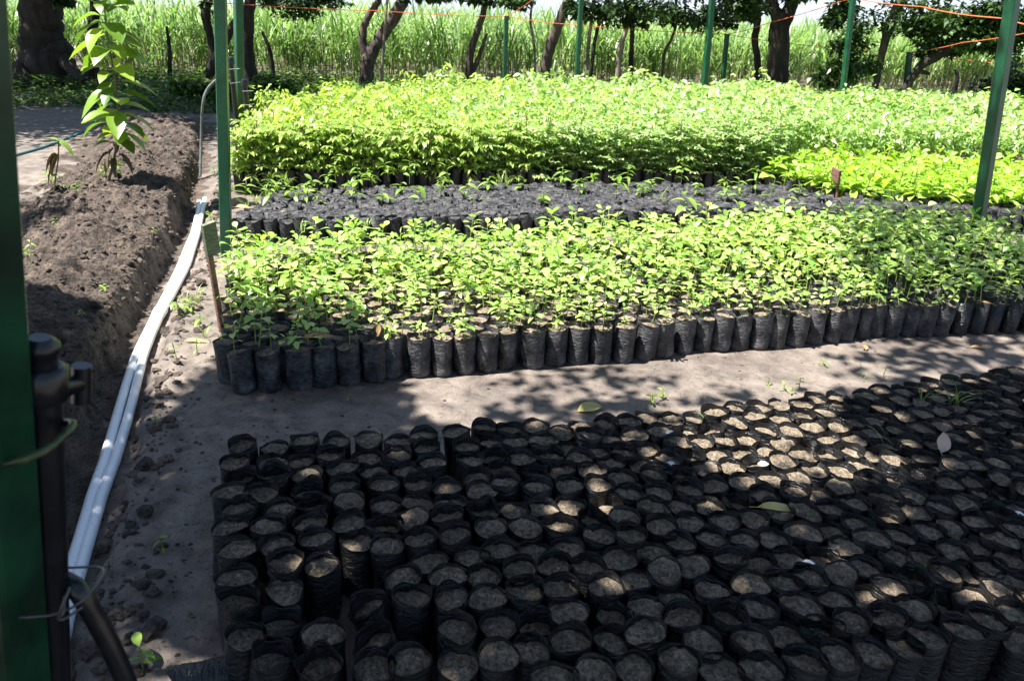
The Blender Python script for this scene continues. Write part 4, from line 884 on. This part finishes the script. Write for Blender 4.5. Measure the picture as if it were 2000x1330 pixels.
# low green ground cover under the trees
def cover():
    mb = MB(); n = 80000; X = RS.uniform(-13, 14, n); Yv = RS.uniform(11.5, 21, n)
    lim = 13.1+.22*X+fbm(X, Yv, .7, 3, 60)*2.2
    ok = (Yv > np.where(X < -2.5, lim+.5, 15.5+.2*X)) & (Yv < 20.5+.27*X) & (fbm(X, Yv, .9, 3, 66) > -.22); X, Yv = X[ok], Yv[ok]; n = len(X)
    Zb = gheight(X, Yv); P = np.stack([X, Yv, Zb+RS.rand(n)**2*.20*(1+fbm(X, Yv, .8, 2, 67)*2)], 1); a = RS.rand(n)*6.283; el = RS.uniform(-.1, .8, n)
    L = RS.uniform(.06, .14, n); leaves(mb, P, np.stack([np.cos(a)*np.cos(el), np.sin(a)*np.cos(el), np.sin(el)], 1), L, L*.5, .3, .15, 0)
    tag(mb.build('ground_cover', M['leaf_scrub']), 'low green weeds covering the ground under the trees', 'ground cover', kind='stuff')
cover()

# ------------------------------------------------------------------ background trees
def crown_mesh(mb, blobs, L=.12, dens=1.0, segs=0, flat=.7):
    for (c, rx, ry, rz, n) in blobs:
        n = int(n*(1.6 if rx > 1.1 else 1)); sub = max(3, n//70)
        ctr = RS.normal(0, .45, (sub, 3)); ctr /= np.maximum(1, np.linalg.norm(ctr, axis=1, keepdims=True))
        ctr = ctr*[rx, ry, rz]+np.array(c); k = RS.randint(0, sub, n); rr = np.cbrt(RS.rand(n))[:, None]*norm(RS.normal(0, 1, (n, 3)))
        P = ctr[k]+rr*np.array([rx, ry, rz])*.42; D = RS.normal(0, 1, (n, 3)); D[:, 2] = D[:, 2]*.5-.25; LL = L*RS.uniform(.6, 1.2, n)
        leaves(mb, P, D, LL, LL*.55, .2, .12, segs)
def tree(name, label, Y_, limbs, mat, blobs=(), L=.12, leafmat='leaf_dark', flare=None):
    b0 = atY(*limbs[0][0][0], Y_); gz0 = gz(b0.x, Y_); o = empty(name, (b0.x, Y_, gz0)); org = Vector((b0.x, Y_, gz0)); mb = MB(); pxm = F/(Y_*math.cos(math.radians(PITCH))+.9*math.sin(math.radians(PITCH)))
    for li, (pix, wd, dY) in enumerate(limbs):
        pts = [atY(a, c, Y_+dY*i/max(1, len(pix)-1))-org for i, (a, c) in enumerate(pix)]
        if li == 0: pts[0].z = -.1
        path = smooth_path(pts, 6, .006*wd[0]/pxm*3); tube(mb, path, [r_/2/pxm for r_ in interp_r(wd, len(path))], 12, True, .16)
    mb.build('trunk', M[mat], o)
    if blobs:
        mc = MB(); bl = []
        for bdef in blobs:
            if len(bdef) == 5:      # in pixels: centre x, y, rx, ry, n
                a, c, r1, r2, n = bdef; p = atY(a, c, Y_-.5)-org; bl.append((p, r1/pxm, r1/pxm*.6, r2/pxm, int(n*2.0)))
            else:
                (x, y, z), r, rz, n = bdef[:4]; bl.append((Vector((x, y, z)), r, r, rz, n))
        crown_mesh(mc, bl, L*1.1); mc.build('crown', M[leafmat], o)
    tag(o, label, 'tree'); return o
tree('large_tree', 'massive dark tree trunk with flared roots at the far left', 15.2, [([(92, 175), (92, 140), (88, 90), (82, 40), (76, -60), (75, -200)], [150, 105, 82, 74, 74, 60], 0), ([(115, 110), (135, 130), (165, 160)], [30, 24, 12], -.6), ([(65, 120), (50, 140), (30, 165)], [40, 26, 10], -.5)], 'bark', [((0.5, -1.5, 5.2), 2.8, 1.2, 5000), ((2.4, -3.2, 4.4), 2.4, .9, 6000), ((.6, -4.2, 4.4), 2.2, .8, 7000), ((3.0, -4.0, 4.6), 1.6, .7, 3500), ((-1.3, -.3, 3.9), 1.9, .9, 4500), (130, 0, 24, 12, 120)])
tree('slim_tree', 'dark slim trunk partly hidden behind the young tree', 16.5, [([(178, 165), (178, 100), (183, 30), (188, -60)], [34, 22, 18, 14], 0)], 'bark', [((0, 0, 3.8), 1.4, .8, 700)])
tree('forked_tree', 'dark forked tree behind the left green posts', 16, [([(490, 170), (484, 100), (486, 40), (492, -50)], [30, 24, 22, 18], 0), ([(405, 150), (425, 110), (450, 60), (484, 10)], [20, 20, 16, 14], 0), ([(420, 130), (410, 70), (402, 30), (412, -10)], [14, 14, 18, 12], 0)], 'bark', [((0, 0, 4), 2.0, 1, 1800), (405, 15, 20, 14, 60), (520, 0, 30, 12, 80)])
tree('forked_tree', 'dark tree with two upward limbs, left of centre', 18, [([(716, 175), (716, 140), (722, 110), (735, 85)], [32, 28, 28, 24], 0), ([(735, 90), (752, 60), (775, 25), (800, -30), (820, -90)], [24, 24, 24, 20, 16], 0), ([(718, 120), (708, 75), (716, 40), (738, 5), (745, -30)], [20, 16, 13, 12, 10], 0)], 'bark2', [((0.4, 0, 4.1), 2.2, 1, 2000), (590, 15, 90, 22, 420), (640, 5, 60, 18, 200), (800, 0, 20, 8, 60)])
tree('tree', 'leaning brown tree with a thin side limb right of the forked tree', 18.5, [([(915, 165), (918, 110), (930, 70), (945, 20), (952, -40)], [17, 15, 13, 12, 10], 0), ([(922, 145), (936, 110), (951, 66)], [10, 9, 5], 0)], 'bark2', [((0, 0, 3.9), 1.6, .9, 1300), (915, 0, 60, 14, 200), (985, 5, 45, 14, 200), (870, -6, 40, 12, 120)])
tree('tree', 'gnarled brown leaning trunk left of the tall centre post', 17.5, [([(1060, 160), (1068, 120), (1082, 70), (1102, 20), (1120, -40)], [24, 20, 21, 18, 15], 0)], 'bark2', [((0.4, 0, 4), 1.8, 1, 1400), (1010, 5, 40, 10, 120), (1115, 20, 25, 22, 120)])
tree('thin_tree', 'thin crooked grey stem left of the gnarled trunk', 18.5, [([(1046, 155), (1044, 100), (1036, 40), (1044, -20)], [6, 5, 5, 4], 0)], 'bark3')
tree('dead_pole', 'straight pale thin pole beside the forked tree', 16.8, [([(743, 175), (748, 110), (753, 40), (758, -20)], [7, 6, 5, 5], 0)], 'bark3')
tree('thin_tree', 'thin pale straight stem just right of the centre post', 18, [([(1145, 145), (1150, 80), (1158, 20), (1164, -30)], [7, 7, 6, 6], 0)], 'bark3', [(1165, 22, 55, 26, 420)])
tree('thin_tree', 'thin dark stem leaning right beside the pale stem', 18.2, [([(1153, 145), (1162, 80), (1176, 30), (1190, -20)], [8, 7, 6, 5], 0)], 'bark')
tree('thin_tree', 'pale twisted slender tree with a side branch at centre right', 17, [([(1206, 150), (1212, 100), (1224, 55), (1236, 10), (1245, -40)], [11, 10, 9, 8, 7], 0), ([(1222, 60), (1214, 30), (1196, 8), (1190, -10)], [5, 5, 5, 4], 0)], 'bark3', [((.3, 0, 3.6), 1.6, .9, 900), (1260, 20, 70, 26, 500), (1235, 45, 25, 10, 60)])
tree('thin_tree', 'short dark stem right of the pale twisted tree', 17.8, [([(1231, 155), (1233, 110), (1236, 50), (1240, 0)], [11, 10, 8, 6], 0)], 'bark')
tree('thin_tree', 'thin grey crooked stem under hanging dark foliage', 17.6, [([(1295, 150), (1297, 110), (1310, 80), (1322, 40), (1318, -20)], [6, 6, 6, 5, 5], 0)], 'bark2', [((.2, 0, 3.6), 1.6, .9, 900), (1340, 25, 80, 34, 620), (1410, 30, 40, 26, 220)])
tree('tree', 'narrow dark trunk between the short post and the broad trunk', 17, [([(1488, 160), (1480, 125), (1474, 80), (1480, 40), (1476, -20)], [14, 13, 13, 13, 10], 0)], 'bark', [((0, 0, 3.8), 1.5, .9, 800), (1470, 8, 45, 22, 260), (1450, 30, 25, 12, 60)])
tree('large_tree', 'broad dark trunk forking upward at right of centre', 16.2, [([(1524, 165), (1521, 110), (1522, 60), (1530, 30)], [46, 40, 38, 40], 0), ([(1526, 45), (1510, 15), (1498, -30)], [26, 22, 18], 0), ([(1532, 40), (1545, 10), (1560, -40)], [30, 26, 22], 0)], 'bark', [((-.6, 0, 4.0), 2.2, 1.1, 4200), (1560, -8, 60, 10, 160), (1440, 18, 50, 28, 300)])
tree('tree', 'brown leaning trunk behind the dark leafy shrub', 15.5, [([(1708, 175), (1722, 110), (1738, 50), (1760, 0), (1780, -50)], [12, 14, 20, 20, 18], 0)], 'bark2', [((0.4, 0, 3.9), 2, 1, 1600), (1640, 20, 50, 26, 420), (1790, 40, 100, 36, 800), (1840, 85, 50, 24, 200)])
tree('leaning_tree', 'long low trunk leaning far to the right behind the short post', 14.6, [([(1740, 178), (1790, 140), (1835, 108), (1875, 70), (1930, 30), (1990, -10)], [14, 17, 18, 18, 16, 14], 0), ([(1790, 138), (1815, 145)], [10, 6], 0), ([(1838, 106), (1862, 102)], [8, 5], 0)], 'bark', [((3.0, 0, 3.8), 2.2, 1, 1600), (1900, 38, 95, 34, 800), (1985, 60, 60, 55, 600), (1930, 88, 60, 18, 160)])
tree('bush', 'dark leafy shrub behind the tall right hand post', 14.8, [([(1660, 175), (1662, 130), (1650, 80)], [10, 8, 5], 0)], 'bark', [(1665, 125, 55, 36, 600), (1650, 75, 50, 32, 300), (1610, 150, 30, 20, 110)], .10)
tree('bush', 'dark green bush at the right edge behind the dark post', 15.5, [([(1990, 215), (1990, 170)], [10, 6], 0)], 'bark', [(1995, 175, 75, 40, 1300), (2070, 140, 60, 60, 700), (1930, 195, 40, 18, 300)], .12)
tree('bush', 'leafy scrub at the foot of the forked tree behind the corner post', 14.2, [([(500, 190), (505, 160)], [6, 4], 0)], 'bark', [(520, 172, 60, 20, 900), (440, 178, 50, 16, 420), (380, 175, 45, 14, 350)], .11, 'leaf_scrub')
for (a, b, c, d, lab) in ((1861, 185, 1866, 135, 'short dark broken stump left of the right hand post'), (328, 155, 325, 52, 'thin dark crooked stake standing before the cane'), (535, 150, 512, 62, 'thin bent dark stick left of the forked tree'), (767-500+500, 172, 766, 163, 'tiny pale stump among sapling tops')):
    tree('stump', lab, 16.5, [([(a, b), ((a+c)/2+5, (b+d)/2), (c, d)], [9, 8, 5], 0)], 'bark')
# feathery seed head grass behind the saplings
p = atY(877, 175, 14.2); mb = MB(); nb = 26; A = RS.rand(nb)*6.283; P = np.tile([0, 0, p.z+.15], (nb, 1))
blades(mb, P, A, RS.uniform(.25, .5, nb), .012, RS.uniform(.9, 1.5, nb), RS.uniform(1.4, 2.8, nb), 6)
blades(mb, np.zeros((6, 3)), RS.rand(6)*6.283, .9, .02, 1.5, RS.uniform(.1, .8, 6), 6)
o = mb.build('tall_grass', M['leaf_grass']); o.location = (p.x, 14.2, 0); tag(o, 'pale feathery tall grass head behind the left saplings', 'grass plant')

# ------------------------------------------------------------------ shade tree overhead and behind the camera (casts the dappled shade)
def shade_tree(name, label, base, crowns):
    o = empty(name, base); mb = MB(); path = smooth_path([(0, 0, -.1), (.1, .1, 1.5), (0, .3, 3.0), (.2, .6, 4.6)], 6, .01); tube(mb, path, interp_r([.32, .24, .2, .12], len(path)), 14, True, .12)
    for c in crowns: tube(mb, smooth_path([(0, .3, 2.9), (c[0]*.5, c[1]*.5+.2, 3.9), (c[0], c[1], c[2])], 6, .01), interp_r([.12, .07, .02], 13), 8)
    mb.build('trunk', M['bark'], o); return o
so_ = shade_tree('shade_tree', None, (-4.4, -2.2, 0), [(2.4, 2.5, 4.7), (3.6, 3.6, 4.6), (1.0, 3.8, 4.8), (4.5, 1.6, 4.9), (6.2, 3.9, 5), (7.8, 5.0, 5.0), (5.4, 5.0, 4.8)])
tag(so_, 'broad shade tree beside the camera whose crown hangs over the near bed', 'tree')
n = 560000; gx = RS.uniform(-6, 11, n); gy = RS.uniform(-4.5, 7.5, n); gzv = np.full(n, .12)
hz = RS.uniform(4.1, 5.6, n); px, py = proj(np.stack([gx, np.maximum(gy, .35), gzv], 1)); px = px+fbm(gx, gy, 2.6, 3, 85)*150+RS.normal(0, 22, n); py = py+fbm(gx, gy, 2.6, 3, 88)*70+RS.normal(0, 9, n); fleck = (fbm(gx, gy, 7.5, 2, 95) > .20) & (gx > .15) & (gy > 1.75) & (gy < 4.2)
dn = shade_at(px, np.where(gy < .4, 3000, py)); 
cl = fbm(gx, gy, 3.2, 3, 80)             # clumps leave small gaps
keepm = RS.rand(n) < dn*np.where(cl > -.25, 1.0, .2)*np.where(fleck, .12, 1)*np.where(gy < 1, .45, .85)*np.where((gx > 1.8) & (gy > 3.4), .22, np.where(gx > 2.2, .7, 1))
off = hz-.12; Pc = np.stack([gx+off*TOSUN.x/TOSUN.z, gy+off*TOSUN.y/TOSUN.z, hz], 1)[keepm]
mb = MB(); m = len(Pc); D = RS.normal(0, 1, (m, 3)); D[:, 2] *= .35; LL = RS.uniform(.07, .13, m)
leaves(mb, Pc-np.array(so_.location)-norm(D)*(LL/2)[:, None], D, LL, LL*.62, .1, .1, 0); mb.build('crown', M['leaf_dark'], so_)
print('CROWN', m, 'BAGS', len(P1), len(allp), len(cand), 'objects', len(bpy.data.objects))
